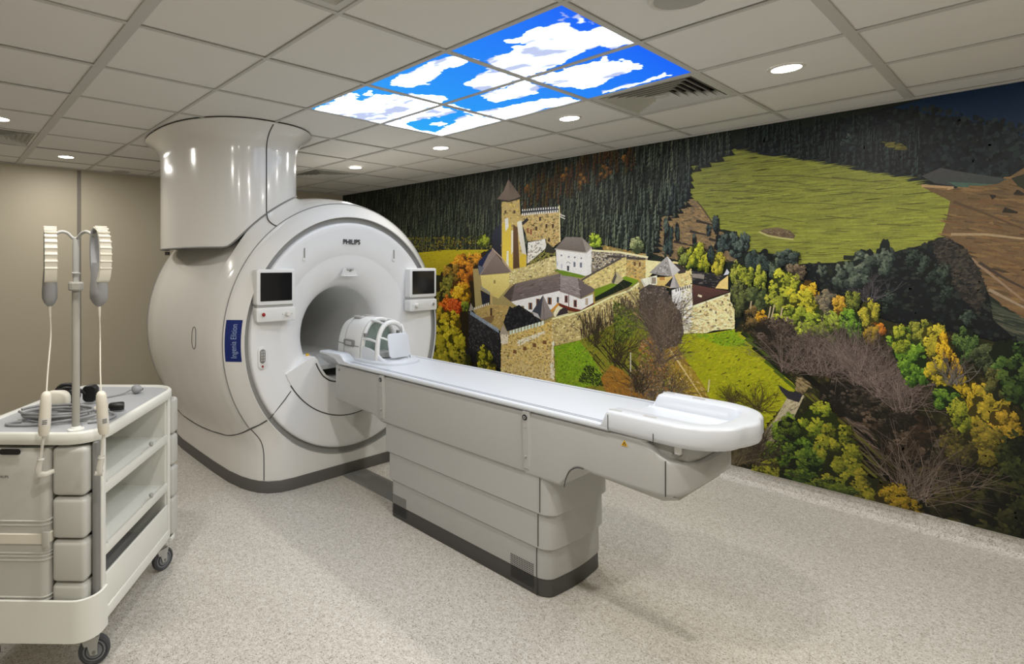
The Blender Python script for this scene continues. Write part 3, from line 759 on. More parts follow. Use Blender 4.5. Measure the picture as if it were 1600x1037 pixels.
# ------------------------------------------------------------------ head coil on the tabletop (local: x towards the foot end)
HCL = thing('head_coil', 'white head coil with arched front and square mirror on the tabletop', 'head coil', (-3.00, 2.45, 0.8905))
bo = [(x, y) for x, y in supel(0.04, 0, 0.275, 0.195, 2.6, 48)]
plate('base_plate', bo, lambda u, v, h: (u, v, h), 0.016, 0.006, M_TOP, HCL)
def arch(x, hw, h, z0=0.0, n=24, p=2.5):
    out = []
    for k in range(n+1):
        t = PI*k/n; c, s = math.cos(t), math.sin(t)
        out.append((x, -hw*math.copysign(abs(c)**(2/p), c), z0+h*abs(s)**(2/p)))
    return out
rg = [arch(-0.300, 0.138, 0.242), arch(-0.290, 0.152, 0.262), arch(-0.25, 0.160, 0.276), arch(-0.12, 0.164, 0.284), arch(-0.05, 0.165, 0.286), arch(-0.02, 0.160, 0.280)]
loft('rear_housing', rg, M_WHITE, HCL, closed=True, ang=40)
tube('housing_seam', arch(-0.20, 0.1645, 0.2815), 0.002, M_LGREY, HCL, 6)
for s in (-1, 1):
    tube('split_seam', [(-0.285, s*0.152, 0.098), (-0.2, s*0.1665, 0.096), (-0.02, s*0.170, 0.094)], 0.0025, M_GREY, HCL, 6)
    lt = plate('side_latch', rrect(0.115, 0.046, 0.012), lambda u, v, h, s=s: (-0.135+u, s*(0.158+h), 0.108+v), 0.016, 0.004, M_GREY, HCL)
    plate('latch_slider', rrect(0.07, 0.026, 0.006), lambda u, v, h, s=s: (-0.128+u, s*(0.173+h), 0.108+v), 0.006, 0.002, M_LGREY, lt)
    plate('top_vent', rrect(0.10, 0.05, 0.02), lambda u, v, h, s=s: (-0.17+u, s*0.045+v, 0.274+h), 0.014, 0.004, M_LGREY, HCL)
# lower front shell: curved cheek walls
rg = []
for x, hw, h in ((-0.005, 0.162, 0.10), (0.05, 0.160, 0.095), (0.10, 0.156, 0.085), (0.15, 0.148, 0.065), (0.19, 0.136, 0.035), (0.22, 0.12, 0.015)):
    rg.append([(x, -hw, 0.0), (x, -hw-0.003, h*0.6), (x, -hw+0.004, h), (x, -hw+0.014, h), (x, -hw+0.020, h*0.6), (x, -hw*0.55, 0.022), (x, 0, 0.016), (x, hw*0.55, 0.022), (x, hw-0.020, h*0.6), (x, hw-0.014, h), (x, hw-0.004, h), (x, hw+0.003, h*0.6), (x, hw, 0.0)])
loft('front_cradle', rg, M_TOP, HCL, ang=50)
# the two arches joined by straps
def arch_tube(name, x0, lean, hw, h, r, m):
    pts = [(x0+lean*(z/h), y, z) for (_, y, z) in arch(0, hw, h, 0.0, 36, 2.4)]
    return tube(name, pts, r, m, HCL, 10)
arch_tube('rear_arch', 0.000, 0.0, 0.152, 0.276, 0.015, M_WHITE)
arch_tube('front_arch', 0.150, -0.02, 0.138, 0.262, 0.017, M_WHITE)
for yy, z0, z1 in ((-0.146, 0.150, 0.140), (0.146, 0.150, 0.140), (-0.070, 0.270, 0.252), (0.070, 0.270, 0.252)):
    tube('strap', [(0.0, yy, z0), (0.075, yy*0.97, (z0+z1)/2+0.006), (0.14, yy*0.93, z1)], 0.009, M_WHITE, HCL, 8)
loft('inner_lining', [[(x, y, z) for (_, y, z) in arch(x, hw, h, 0.022, 24, 2.4)] for x, hw, h in ((-0.016, 0.134, 0.235), (-0.014, 0.01, 0.02))], M_GREEN, HCL, cap0=False, cap1=False)
loft('neck_rest', [[(x, -0.09, 0.03), (x, -0.05, 0.055), (x, 0.05, 0.055), (x, 0.09, 0.03), (x, 0.0, 0.02)] for x in (-0.01, 0.12)], M_LGREY, HCL)
for s in (-1, 1): box('visor_pivot', (0.02, s*0.148-0.010, 0.165), (0.045, s*0.148+0.010, 0.19), M_GREY, HCL, 0.004, 2)
mir = plate('mirror_plate', rrect(0.186, 0.160, 0.028, 6), lambda u, v, h: (0.190+h-0.20*v, 0.014+u*(1-0.25*v), 0.112+v), 0.008, 0.003, M_TOP, HCL)
tube('mirror_arm', [(0.14, 0.085, 0.245), (0.165, 0.078, 0.215), (0.180, 0.07, 0.165)], 0.007, M_WHITE, HCL, 8)
tube('mirror_arm', [(0.14, -0.125, 0.17), (0.165, -0.10, 0.165), (0.182, -0.07, 0.15)], 0.007, M_WHITE, HCL, 8)

# ------------------------------------------------------------------ coil trolley (local: x to the shelf side, y away from the camera)
CR = 0.672
fwv = Vector((-math.cos(CR), math.sin(CR), 0)); rtv = Vector((math.sin(CR), math.cos(CR), 0))
ROT = PI/2-CR-math.radians(1.2)
TR_LOC = (-2.714, 0.523, 0)
TR = thing('coil_trolley', 'white wheeled trolley with open side shelves, grey top and drip pole', 'trolley', TR_LOC, ROT)
def tro(name, label, cat, x, y, z, group=None, rz=0.0):
    c, s = math.cos(ROT), math.sin(ROT)
    return thing(name, label, cat, (TR_LOC[0]+c*x-s*y, TR_LOC[1]+s*x+c*y, z), ROT+rz, group)
def top_outline(d=0.0, r=0.13):
    return rrect(0.532-2*d, 0.83-2*d, r-d, 8, 0.0, 0.0)
# top with raised rim
o0, o1, o2 = top_outline(), top_outline(0.006), top_outline(0.022)
rim = [[(x, y, 0.882) for x, y in top_outline(0.004)], [(x, y, 0.888) for x, y in o0], [(x, y, 0.920) for x, y in o0], [(x, y, 0.926) for x, y in o1], [(x, y, 0.926) for x, y in top_outline(0.016)], [(x, y, 0.916) for x, y in o2]]
loft('top_rim', rim, M_CART, TR, cap0=True, cap1=False, ang=50)
plate('top_mat', o2, lambda u, v, h: (u, v, 0.908+h), 0.009, 0.0, M_CTOP, TR)
# shelf frame (open to +x)
Y0, Y1 = -0.315, 0.300
SH = [0.205, 0.455, 0.695]
box('bottom_board', (-0.255, -0.33, 0.180), (0.240, 0.330, 0.205), M_CART, TR, 0.004)
for z in SH[1:]:
    sh = box('shelf', (-0.245, Y0, z-0.028), (0.236, Y1, z-0.006), M_CART, TR, 0.003)
    box('shelf_lip', (0.236, Y0+0.002, z-0.034), (0.250, Y1-0.002, z+0.006), M_CART, TR, 0.004)
    box('shelf_rail', (0.2445, Y0+0.02, z+0.0055), (0.2495, Y0+0.30, z+0.0105), M_TRIM, sh, 0.002, 1)
    box('shelf_rail', (0.2445, Y0+0.33, z+0.0055), (0.2495, Y1-0.02, z+0.0105), M_TRIM, sh, 0.002, 1)
    revolve('shelf_knob', [(0.0005, 0.254), (0.010, 0.252), (0.012, 0.246), (0.006, 0.238)], M_LGREY, sh, 'x', (0.0, 0.115, z+0.020), 16)
bin_ = box('bin_front', (0.240, Y0+0.004, 0.222), (0.252, Y1-0.004, 0.352), M_CART, TR, 0.005, 3)
box('bin_floor', (-0.24, Y0, 0.206), (0.238, Y1, 0.214), M_LGREY, TR)
box('back_board', (-0.258, Y0-0.02, 0.205), (-0.245, Y1+0.02, 0.882), M_CART, TR, 0.003)
for y in (Y0, Y1):
    s = -1 if y < 0 else 1
    box('end_board', (-0.255, y-0.006, 0.205), (0.240, y+0.006, 0.882), M_CART, TR, 0.002, 1)
    box('post', (0.232, y+(0.0 if s > 0 else -0.028), 0.182), (0.254, y+(0.028 if s > 0 else 0.0), 0.884), M_CART, TR, 0.005, 3)
box('grey_post', (0.180, -0.3285, 0.205), (0.246, -0.322, 0.882), M_GREY, TR, 0.003, 2)
box('grey_post', (0.226, -0.372, 0.205), (0.246, -0.325, 0.882), M_GREY, TR, 0.008, 3)
box('bottom_rail', (0.234, -0.318, 0.175), (0.256, 0.318, 0.222), M_CART, TR, 0.005, 3)
# curved front tray
def tray(y_s):
    P = [(-0.268, y_s*0.33)]+[(-0.268+0.085*(1-math.cos(PI/2*k/8)), y_s*(0.347+0.085*math.sin(PI/2*k/8))) for k in range(9)]
    Q = [(0.262-0.085*(1-math.cos(PI/2*k/8)), y_s*(0.347+0.085*math.sin(PI/2*k/8))) for k in range(9)][::-1]+[(0.262, y_s*0.318)]
    return P+Q
for s in (-1, 1):
    P = tray(s); n = len(P); P2 = offset(P, 0.012*s)
    P2[0] = (P[0][0]+0.012, P[0][1]); P2[-1] = (P[-1][0]-0.012, P[-1][1])
    ztp = lambda i: 0.315 if s < 0 else 0.176
    rg = [[(*P[i], 0.158), (*P[i], ztp(i)-0.003), ((P[i][0]+P2[i][0])/2, (P[i][1]+P2[i][1])/2, ztp(i)), (*P2[i], ztp(i)-0.003), (*P2[i], 0.158)] for i in range(n)]
    loft('end_tray', rg, M_CART, TR, ang=50)
    mesh('tray_floor', [(*p, 0.165) for p in P], [tuple(range(n))], M_CART, TR, ang=None)
# castors
def castor(x, y, sw):
    c = revolve('castor_wheel', [(0.0005, -0.013), (0.030, -0.014), (0.031, -0.011), (0.044, -0.012), (0.047, -0.015), (0.055, -0.011), (0.057, 0), (0.055, 0.011), (0.047, 0.015), (0.044, 0.012), (0.031, 0.011), (0.030, 0.014), (0.0005, 0.013)], M_TYRE, TR, 'x', (0, 0, 0), 32)
    c.location = (x, y, 0.057); c.rotation_euler = (0, 0, sw)
    h = revolve('hub', [(0.0005, -0.0155), (0.028, -0.0152), (0.030, 0), (0.028, 0.0152), (0.0005, 0.0155)], M_HUB, c, 'x', seg=24)
    revolve('hub_groove', [(0.034, -0.0125), (0.040, -0.0128)], M_HUB, c, 'x', seg=32)
    revolve('hub_groove', [(0.034, 0.0125), (0.040, 0.0128)], M_HUB, c, 'x', seg=32)
    f = loft('castor_fork', [[(-0.024, -0.02, 0.115), (0.024, -0.02, 0.115), (0.024, 0.045, 0.115), (-0.024, 0.045, 0.115)], [(-0.024, -0.012, 0.085), (0.024, -0.012, 0.085), (0.024, 0.035, 0.085), (-0.024, 0.035, 0.085)]], M_LGREY, TR)
    f.location = (x, y, 0); f.rotation_euler = (0, 0, sw)
    for s in (-1, 1):
        p = loft('fork_leg', [[(s*0.017, -0.012, 0.115), (s*0.022, -0.012, 0.115), (s*0.022, 0.034, 0.115), (s*0.017, 0.034, 0.115)], [(s*0.017, -0.012, 0.046), (s*0.022, -0.012, 0.046), (s*0.022, 0.012, 0.046), (s*0.017, 0.012, 0.046)]], M_LGREY, f)
        revolve('axle_nut', [(0.0005, s*0.026), (0.006, s*0.026), (0.007, s*0.02)], M_GREY, f, 'x', (0, 0, 0.057), 12)
    revolve('castor_stem', [(0.014, 0.113), (0.014, 0.18)], M_LGREY, f, 'z', (0, 0.02, 0), 16)
castor(0.205, -0.31, 1.95); castor(0.205, 0.345, 2.6); castor(-0.215, -0.31, 1.2); castor(-0.215, 0.345, 0.2)
# drip pole with forked top
PX_, PY_ = 0.146, -0.335
revolve('pole', [(0.0140, 0.910), (0.0140, 1.462), (0.0005, 1.462)], M_POLE, TR, 'z', (PX_, PY_, 0), 24)
revolve('pole_foot', [(0.030, 0.917), (0.030, 0.921), (0.020, 0.924), (0.0145, 0.932)], M_CART, TR, 'z', (PX_, PY_, 0), 24)
revolve('pole_clamp', [(0.0005, 1.453), (0.024, 1.453), (0.0265, 1.458), (0.0265, 1.480), (0.024, 1.486), (0.0005, 1.486)], M_POLE, TR, 'z', (PX_, PY_, 0), 12, 20)
revolve('pole_upper', [(0.0115, 1.486), (0.0115, 1.515), (0.0155, 1.517), (0.0155, 1.521), (0.0115, 1.523), (0.0125, 1.62), (0.0110, 1.655), (0.0005, 1.660)], M_LGREY, TR, 'z', (PX_, PY_, 0), 20)
for s in (-1, 1):
    tube('pole_arm', [(PX_, PY_, 1.648), (PX_+s*0.012, PY_-0.006, 1.657), (PX_+s*0.030+0.004, PY_-0.016, 1.674), (PX_+s*0.052+0.008, PY_-0.028, 1.677), (PX_+s*0.078+0.014, PY_-0.042, 1.664), (PX_+s*0.094+0.018, PY_-0.052, 1.670)], 0.006, M_LGREY, TR, 10, sm=5)

# hand-held loop coils hung over the pole's arms, their leads and end plugs
def loop_coil(label, x, y, yaw, lead_end, plug_dx, hook_rot):
    t = tro('loop_coil', label, 'loop coil', x, y, 0.0, 'loop coils hung on the trolley pole', yaw)
    # closed padded loop hanging over the arm, seen nearly edge-on
    outer = [(0.004, 1.690), (-0.026, 1.680), (-0.048, 1.645), (-0.056, 1.59), (-0.052, 1.53), (-0.040, 1.50), (-0.028, 1.49)]
    pts = [(0.0, u, v) for u, v in outer]
    loft('ribbed_strap', [[(sx*w, u+du, v+dv) for sx, du, dv in ((-1, 0.006, 0.004), (1, 0.006, 0.004), (1, -0.006, -0.004), (-1, -0.006, -0.004))] for (u, v), w in [((p.y, p.z), 0.020) for p in catmull(pts, 5)]], M_CREAM, t, ang=60)
    sp = catmull(pts, 5)
    for k in range(3, 21, 2):
        p = sp[k]; q = sp[k+1]; d = (q-p).normalized(); nn = Vector((0, d.z, -d.y))*-1
        nn = nn if nn.y < 0 else -nn
        box('strap_rib', (-0.0212, -0.003, -0.003), (0.0212, 0.003, 0.003), M_CREAM, t, 0.001, 1, Matrix.Translation(p+nn*0.007))
    front = [(0, 0.004, 1.690), (0, 0.03, 1.672), (0, 0.040, 1.62), (0, 0.036, 1.56), (0, 0.026, 1.515), (0, 0.014, 1.49)]
    loft('grey_strap', [[(sx*0.018, p.y+du, p.z) for sx, du in ((-1, 0.006), (1, 0.006), (1, -0.006), (-1, -0.006))] for p in catmull(front, 5)], M_PADD, t, ang=60)
    rg = []
    for z, wx, wy in ((1.560, 0.016, 0.040), (1.535, 0.020, 0.038), (1.50, 0.023, 0.038), (1.45, 0.026, 0.040), (1.425, 0.025, 0.038), (1.408, 0.018, 0.026), (1.396, 0.008, 0.010)):
        rg.append([(a, b, z) for a, b in supel(0, 0.004, wx, wy, 3.0, 20)])
    loft('housing', rg, M_PADD, t, ang=45)
    tube('cable_relief', [(0, 0, 1.402), (0, 0, 1.385), (0.001, 0, 1.355)], [0.0065, 0.0055, 0.004], M_CREAM, t, 8)
    cy_, sy_ = math.cos(yaw), math.sin(yaw); e = Vector((cy_*lead_end[0]+sy_*lead_end[1], -sy_*lead_end[0]+cy_*lead_end[1], 0))
    tube('lead', [(0.001, 0, 1.36), (0.003, 0, 1.28), (e.x*0.6, e.y*0.6, 1.16), (e.x, e.y, 1.088)], 0.0028, M_CREAM, t, 8, sm=5)
    dx = plug_dx
    rr_ = [(0.0005, 1.092), (0.008, 1.091), (0.014, 1.086), (0.0175, 1.076), (0.019, 1.05), (0.020, 0.98), (0.019, 0.945), (0.015, 0.934), (0.006, 0.930), (0.0005, 0.930)]
    pl = revolve('plug', rr_, M_CREAM, t, 'z', (0, 0, 0), 20)
    for v in pl.data.vertices: v.co.x += e.x+dx*(1.09-v.co.z)/0.16; v.co.y += e.y
    rb = revolve('label_band', [(0.0203, 0.972), (0.0203, 0.998)], M_TRIM, pl, 'z', seg=20)
    for v in rb.data.vertices: v.co.x += e.x+dx*(1.09-v.co.z)/0.16; v.co.y += e.y
    for zz_ in (0.978, 0.984, 0.990):
        k = box('label_line', (-0.010, -0.0212, zz_), (0.006, -0.0206, zz_+0.0022), M_INK, pl)
        for v in k.data.vertices: v.co.x += e.x+dx*(1.09-v.co.z)/0.16; v.co.y += e.y
    bx, by = e.x+dx, e.y
    tube('tail_lead', [(bx, by, 0.933), (bx-0.003, by, 0.915), (bx-0.006, by-0.002, 0.89), (bx-0.010, by-0.004, 0.855)], 0.0055, M_CLEAR, t, 8, sm=3)
    hk = [(bx-0.010, by-0.004, 0.856), (bx-0.013, by-0.005, 0.835), (bx-0.018, by-0.006, 0.815), (bx-0.016, by-0.006, 0.798), (bx+0.006*hook_rot, by-0.004, 0.792), (bx+0.032*hook_rot, by, 0.798)]
    tube('hook_end', hk, [0.010, 0.0105, 0.0115, 0.012, 0.010, 0.008], M_CLEAR, t, 10)
    revolve('hook_collar', [(0.0115, 0.846), (0.0125, 0.848), (0.0125, 0.852), (0.0115, 0.854)], M_TRIM, t, 'z', (bx-0.0105, by-0.004, 0), 16)
loop_coil('loop coil hanging edge-on from the left arm of the trolley pole', 0.076, -0.387, 0.62, (0.029, -0.067, 0), -0.008, 1)
loop_coil('loop coil hanging open from the right arm of the trolley pole, nearer the scanner', 0.264, -0.387, 0.86, (0.037, -0.058, 0), 0.010, -1)

# folded body coils strapped into the two ends of the trolley
def body_coil(label, sgn):
    t = tro('body_coil', label, 'body coil', 0.0, sgn*0.372, 0.168, 'folded body coils in the trolley ends')
    yb = 0.0
    rg = []
    f = -sgn                                # towards the trolley's middle
    for z, d in ((0.0, 0.034), (0.02, 0.040), (0.10, 0.044), (0.35, 0.045), (0.60, 0.044), (0.685, 0.040), (0.700, 0.034)):
        rg.append([(x, y, z) for x, y in rrect(0.345, 2*d, 0.03, 5, -0.085, 0.0)])
    loft('shell', rg, M_PAD, t, ang=50)
    fy = sgn*0.0455
    def band(name, z0, z1, m, d=0.004):
        return loft(name, [[(x, y, z) for x, y in rrect(0.345+2*e, 0.09+2*e, 0.03, 5, -0.085, 0.0)] for z, e in ((z0, 0.0), (z0+0.002, d), (z1-0.002, d), (z1, 0.0))], m, t, ang=50)
    for z in (0.135, 0.148, 0.285, 0.300, 0.312, 0.415, 0.430): band('rib', z, z+0.007, M_PAD, 0.003)
    st = band('strap', 0.350, 0.388, M_CREAM, 0.0055)
    box('buckle', (0.070, fy-0.010 if sgn < 0 else fy-0.002, 0.340), (0.096, fy+0.002 if sgn < 0 else fy+0.010, 0.398), M_PAD, st, 0.004, 2)
    for z0, z1 in ((0.010, 0.195), (0.200, 0.355), (0.362, 0.515), (0.522, 0.702)):
        bm = bmesh.new(); bm_box(bm, (0.094, -0.036, z0), (0.222, 0.040, z1), 0.018, 4) if sgn < 0 else bm_box(bm, (0.094, -0.038, z0), (0.264, 0.036, z1), 0.018, 4)
        p = from_bm('pad', bm, M_PAD, t, 50)
    if sgn < 0:
        h = plate('handle_hole', rrect(0.080, 0.022, 0.011), lambda u, v, hh: (-0.055+u, -0.0445-hh, 0.690+v), 0.003, 0.001, M_BLACK, t)
        text_mesh('lettering', 'PHILIPS', 0.014, lambda u, v: (-0.082+u, -0.0462, 0.597+v), M_INK, t)
body_coil('folded grey body coil strapped into the near end of the trolley', -1)
body_coil('folded grey body coil at the far end of the trolley beside the scanner', 1)

# on the trolley top
ZT = 0.9175
t = tro('headphones', 'white headphones with a black band lying on the trolley top', 'headphones', -0.092, -0.075, ZT, rz=0.1)
def cup(x, y, z, s):
    c = loft('ear_cup', [[(x+s*d, y+u*k, z+v*k) for u, v in rrect(0.095, 0.075, 0.032, 6)] for d, k in ((-0.004, 0.9), (0.0, 0.97), (0.008, 1.0), (0.028, 1.0), (0.040, 0.92), (0.045, 0.75))], M_CREAM, t, ang=50)
    loft('ear_cushion', [[(x-s*d, y+u*k, z+v*k) for u, v in rrect(0.095, 0.075, 0.032, 6)] for d, k in ((0.002, 0.85), (0.004, 1.05), (0.016, 1.05), (0.02, 0.9))], M_BLACK, c, ang=50)
loft('ear_cup', [[(u*k, v*0.9*k-d*0.5+0.02, 0.044+v*0.0+w*k) for u, w, v in [(p[0], p[1], 0) for p in rrect(0.108, 0.082, 0.034, 6)]] for d, k in ((-0.02, 0.95), (-0.01, 1.0), (0.03, 1.0), (0.05, 0.93), (0.058, 0.75))], M_CREAM, t, ang=50)
loft('ear_cushion', [[(p[0]*k+0.006, 0.032+d, 0.042+p[1]*k) for p in rrect(0.105, 0.080, 0.034, 6)] for d, k in ((0.0, 0.9), (0.003, 1.03), (0.018, 1.03), (0.022, 0.85))], M_BLACK, t, ang=50)
tube('head_band', [(-0.02, 0.05, 0.078), (0.0, 0.06, 0.098), (0.035, 0.075, 0.096), (0.06, 0.09, 0.070), (0.085, 0.11, 0.045)], 0.008, M_BLACK, t, 8, sm=5)
tube('head_band', [(-0.01, 0.048, 0.08), (0.02, 0.06, 0.086), (0.05, 0.075, 0.075), (0.07, 0.07, 0.05), (0.058, 0.045, 0.028), (0.03, 0.03, 0.010)], 0.007, M_BLACK, t, 8, sm=5)
loft('far_cup', [[(0.098+u*k, 0.115+d, 0.048+v*k) for u, v in rrect(0.060, 0.075, 0.02, 5)] for d, k in ((-0.015, 0.9), (-0.010, 1.0), (0.020, 1.0), (0.028, 0.85))], M_BLACK, t, ang=50)
t = tro('cable_coil', 'loosely coiled grey cable with a black plug on the trolley top', 'cable', 0.02, -0.18, ZT)
def loopy(pts, r=0.0055): tube('cable_loop', [(x, y, z+0.006) for x, y, z in pts], r, M_CABLE, t, 8, sm=6)
rnd = random.Random(3)
for k in range(4):
    rx, ry = 0.115+0.010*k, 0.060+0.006*k; cx, cy = -0.04+rnd.uniform(-0.02, 0.02), 0.0+rnd.uniform(-0.02, 0.02); ph = rnd.uniform(0, 6)
    pts = [(cx+rx*math.cos(ph+2*PI*j/14)*(1+rnd.uniform(-0.08, 0.08)), cy+ry*math.sin(ph+2*PI*j/14)*(1+rnd.uniform(-0.1, 0.1)), 0.0005+0.009*k+rnd.uniform(0, 0.003)) for j in range(14)]
    loopy(pts)
loopy([(-0.14, -0.075, 0.0), (-0.17, -0.09, 0.0), (-0.175, -0.115, 0.0), (-0.14, -0.125, 0.0), (-0.07, -0.12, 0.0), (0.0, -0.10, 0.004), (0.08, -0.07, 0.01), (0.14, 0.0, 0.012)])
loopy([(0.13, -0.08, 0.0), (0.18, -0.05, 0.0), (0.195, 0.0, 0.0), (0.18, 0.04, 0.0), (0.13, 0.05, 0.01), (0.05, 0.03, 0.02)])
loopy([(0.04, 0.16, 0.03), (0.085, 0.10, 0.035), (0.13, 0.06, 0.03), (0.15, 0.05, 0.012)], 0.0045)
tube('plug_body', [(0.075, 0.075, 0.016), (0.10, 0.085, 0.018), (0.128, 0.094, 0.021)], [0.012, 0.016, 0.016], M_CREAM, t, 14)
tube('black_plug', [(0.126, 0.094, 0.022), (0.135, 0.097, 0.022), (0.175, 0.112, 0.022), (0.184, 0.115, 0.022)], [0.012, 0.0185, 0.0185, 0.016], M_BLACK, t, 16)
mesh('paper_slip', [(0.02, -0.07, 0.0012), (0.12, -0.05, 0.0012), (0.13, 0.04, 0.0012), (0.04, 0.03, 0.0012)], [(0, 1, 2, 3)], M_LGREY, t, ang=None)
t = tro('squeeze_bulb', 'small grey squeeze bulb on a thin tube at the far end of the trolley top', 'squeeze bulb', 0.115, 0.25, ZT)
revolve('bulb', [(0.0005, -0.024), (0.012, -0.021), (0.021, -0.010), (0.0225, 0.0), (0.021, 0.010), (0.014, 0.020), (0.007, 0.025), (0.006, 0.032)], M_CABLE, t, 'x', (0, 0, 0.0225), 20)
tube('air_tube', [(-0.03, -0.0, 0.018), (-0.055, -0.03, 0.005), (-0.10, -0.09, 0.004), (-0.15, -0.115, 0.004), (-0.20, -0.10, 0.004)], 0.004, M_CABLE, t, 8, sm=6)

# ------------------------------------------------------------------ the printed mural (flat print; coordinates in metres on the wall: x along it, z up)
from mathutils.geometry import tessellate_polygon
rm = random.Random(11)
MV, MF, MC = [], [], []
LAY = [0]
PITCH = 1.6e-5
GAIN = 1.72
def nxt(k=1): LAY[0] += k
def col(c, j=0.0):
    g = 1+rm.uniform(-j, j) if j else 1
    return tuple(min(0.9, v*g*GAIN) for v in lin(c))
def mixc(a, b, t): return tuple(x+(y-x)*t for x, y in zip(a, b))
def emit(pts, cols, lay=0):
    b = len(MV); y = YM-0.002-(LAY[0]+lay+rm.random()*0.9)*PITCH
    MV.extend((p[0], y, p[1]) for p in pts); MC.extend(cols)
    return b
def fan(pts, cols, lay=0):
    b = emit(pts, cols, lay); MF.append(tuple(range(b, b+len(pts))))
def poly(pts, c, c2=None, j=0.0):
    """filled shape; c2 = colour at its lower edge"""
    nxt(); zs = [p[1] for p in pts]; z0, z1 = min(zs), max(zs)
    cs = [col(mixc(c, c2, (z1-p[1])/max(z1-z0, 1e-6)) if c2 else c, j) for p in pts]
    b = emit(pts, cs)
    for t in tessellate_polygon([[Vector((p[0], p[1], 0)) for p in pts]]): MF.append(tuple(b+i for i in t))
def line(pts, w, c, lay=0, w2=None):
    n = len(pts)
    for i in range(n-1):
        (x0, z0), (x1, z1) = pts[i], pts[i+1]; d = Vector((x1-x0, z1-z0))
        if d.length < 1e-6: continue
        k = Vector((-d.y, d.x)).normalized(); a = w/2 if w2 is None else (w+(w2-w)*i/(n-1))/2; b_ = w/2 if w2 is None else (w+(w2-w)*(i+1)/(n-1))/2
        fan([(x0+k.x*a, z0+k.y*a), (x1+k.x*b_, z1+k.y*b_), (x1-k.x*b_, z1-k.y*b_), (x0-k.x*a, z0-k.y*a)], [col(c)]*4, lay)
def dab(x, z, w, h, ang, c, lay, jit=0.25, n=5):
    pts = []; ca, sa = math.cos(ang), math.sin(ang)
    for k in range(n):
        t = 2*PI*k/n; r = 1+rm.uniform(-jit, jit); u, v = w*math.cos(t)*r, h*math.sin(t)*r
        pts.append((x+ca*u-sa*v, z+sa*u+ca*v))
    fan(pts, [c]*n, lay)
def rand_in(pts):
    xs = [p[0] for p in pts]; zs = [p[1] for p in pts]
    for _ in range(200):
        q = (rm.uniform(min(xs), max(xs)), rm.uniform(min(zs), max(zs)))
        if inside(q, pts): return q
    return pts[0]
def tex(pts, n, w, h, cols, ang=0.0, aj=0.4, j=0.25, K=6):
    """scatter n dabs of the given colours inside a shape"""
    nxt(); mean = tuple(sum(c[k] for c in cols)/len(cols) for k in range(3)); n = int(n*2.2)
    for i in range(n):
        x, z = rand_in(pts); s = rm.uniform(0.35, 1.0)
        c = mixc(rm.choice(cols), mean, 0.30)
        if rm.random() < 0.07: c = mixc(c, (20, 18, 12), 0.4)
        dab(x, z, w*s*0.72, h*s*0.62, ang+rm.uniform(-aj, aj), col(c, j*0.7), i*K/n)
    nxt(K)
def crown(c3, n, dark, mid, light, dabw=0.16, base=True, sun=(-0.65, 0.76)):
    """leafy tree crown: c3 = centre, a point on its right edge, a point on its top"""
    (cx, cz), (ex, _), (_, tz) = c3; rx, rz = abs(ex-cx)*1.06, abs(tz-cz)*1.06; n = int(n*2.0); dabw *= 0.68; big = rx > 0.3
    if big: n *= 5; dabw *= 0.42
    nxt()
    if base:
        k = 26; pts = []
        for i in range(k):
            t = 2*PI*i/k; r = 0.90+rm.uniform(-0.2, 0.14); pts.append((cx+rx*r*math.cos(t), cz+rz*r*math.sin(t)))
        fan(pts, [col(mixc(dark, (8, 10, 6), 0.25))]*k)
    nxt(); items = []
    clumps = []
    for k in range(30 if big else max(6, min(16, n//16))):
        t, r = rm.uniform(0, 2*PI), math.sqrt(rm.random())*0.86; clumps.append((r*math.cos(t), r*math.sin(t), rm.uniform(0.20, 0.36), rm.uniform(-0.16, 0.16)))
    for i in range(n):
        cu, cv, cr, cb = clumps[i % len(clumps)]; t, r = rm.uniform(0, 2*PI), math.sqrt(rm.random())
        u, v = r*math.cos(t), r*math.sin(t)
        s = 0.42+0.40*(u*sun[0]+v*sun[1])+0.20*(cu*sun[0]+cv*sun[1])+cb+rm.uniform(-0.24, 0.24); u, v = cu+u*cr, cv+v*cr
        items.append((s, u, v))
    items.sort(key=lambda a: a[0]+rm.uniform(-0.35, 0.35))
    for i, (s, u, v) in enumerate(items):
        s = min(1, max(0, s)); c = mixc(dark, mid, s*2) if s < 0.5 else mixc(mid, light, s*2-1)
        w = dabw*rx*rm.uniform(0.6, 1.3); h = dabw*rz*rm.uniform(0.5, 1.0)
        dab(cx+u*rx, cz+v*rz, w, h, rm.uniform(-0.8, 0.8), col(c, 0.15), i*8/n, 0.45)
    nxt(8)
def spruce(x, z, h, w, lit, dark, lay=0, tiers=4):
    """z = foot; jagged spear, lit on the left"""
    L, R = [(x, z+h)], [(x, z+h)]
    for k in range(1, tiers+1):
        t = k/tiers; ww = w*0.5*t*rm.uniform(0.8, 1.15); zz_ = z+h*(1-t)
        L += [(x-ww, zz_+h*0.02), (x-ww*0.6, zz_+h*0.035)]; R += [(x+ww, zz_+h*0.02), (x+ww*0.6, zz_+h*0.035)]
    cl, cd = col(lit, 0.3), col(dark, 0.3)
    for S_, c in ((L, cl), (R, cd)):
        for i in range(1, len(S_)-1, 2):
            top = S_[i-1]; e = 0.22+0.78*max(0, (S_[i][1]-z)/h)**1.9; c2 = tuple(v*e for v in c)
            fan([(x+(top[0]-x)*0.3, top[1]), S_[i], (x, S_[i][1])], [c, c2, tuple(v*0.6 for v in c2)], lay)
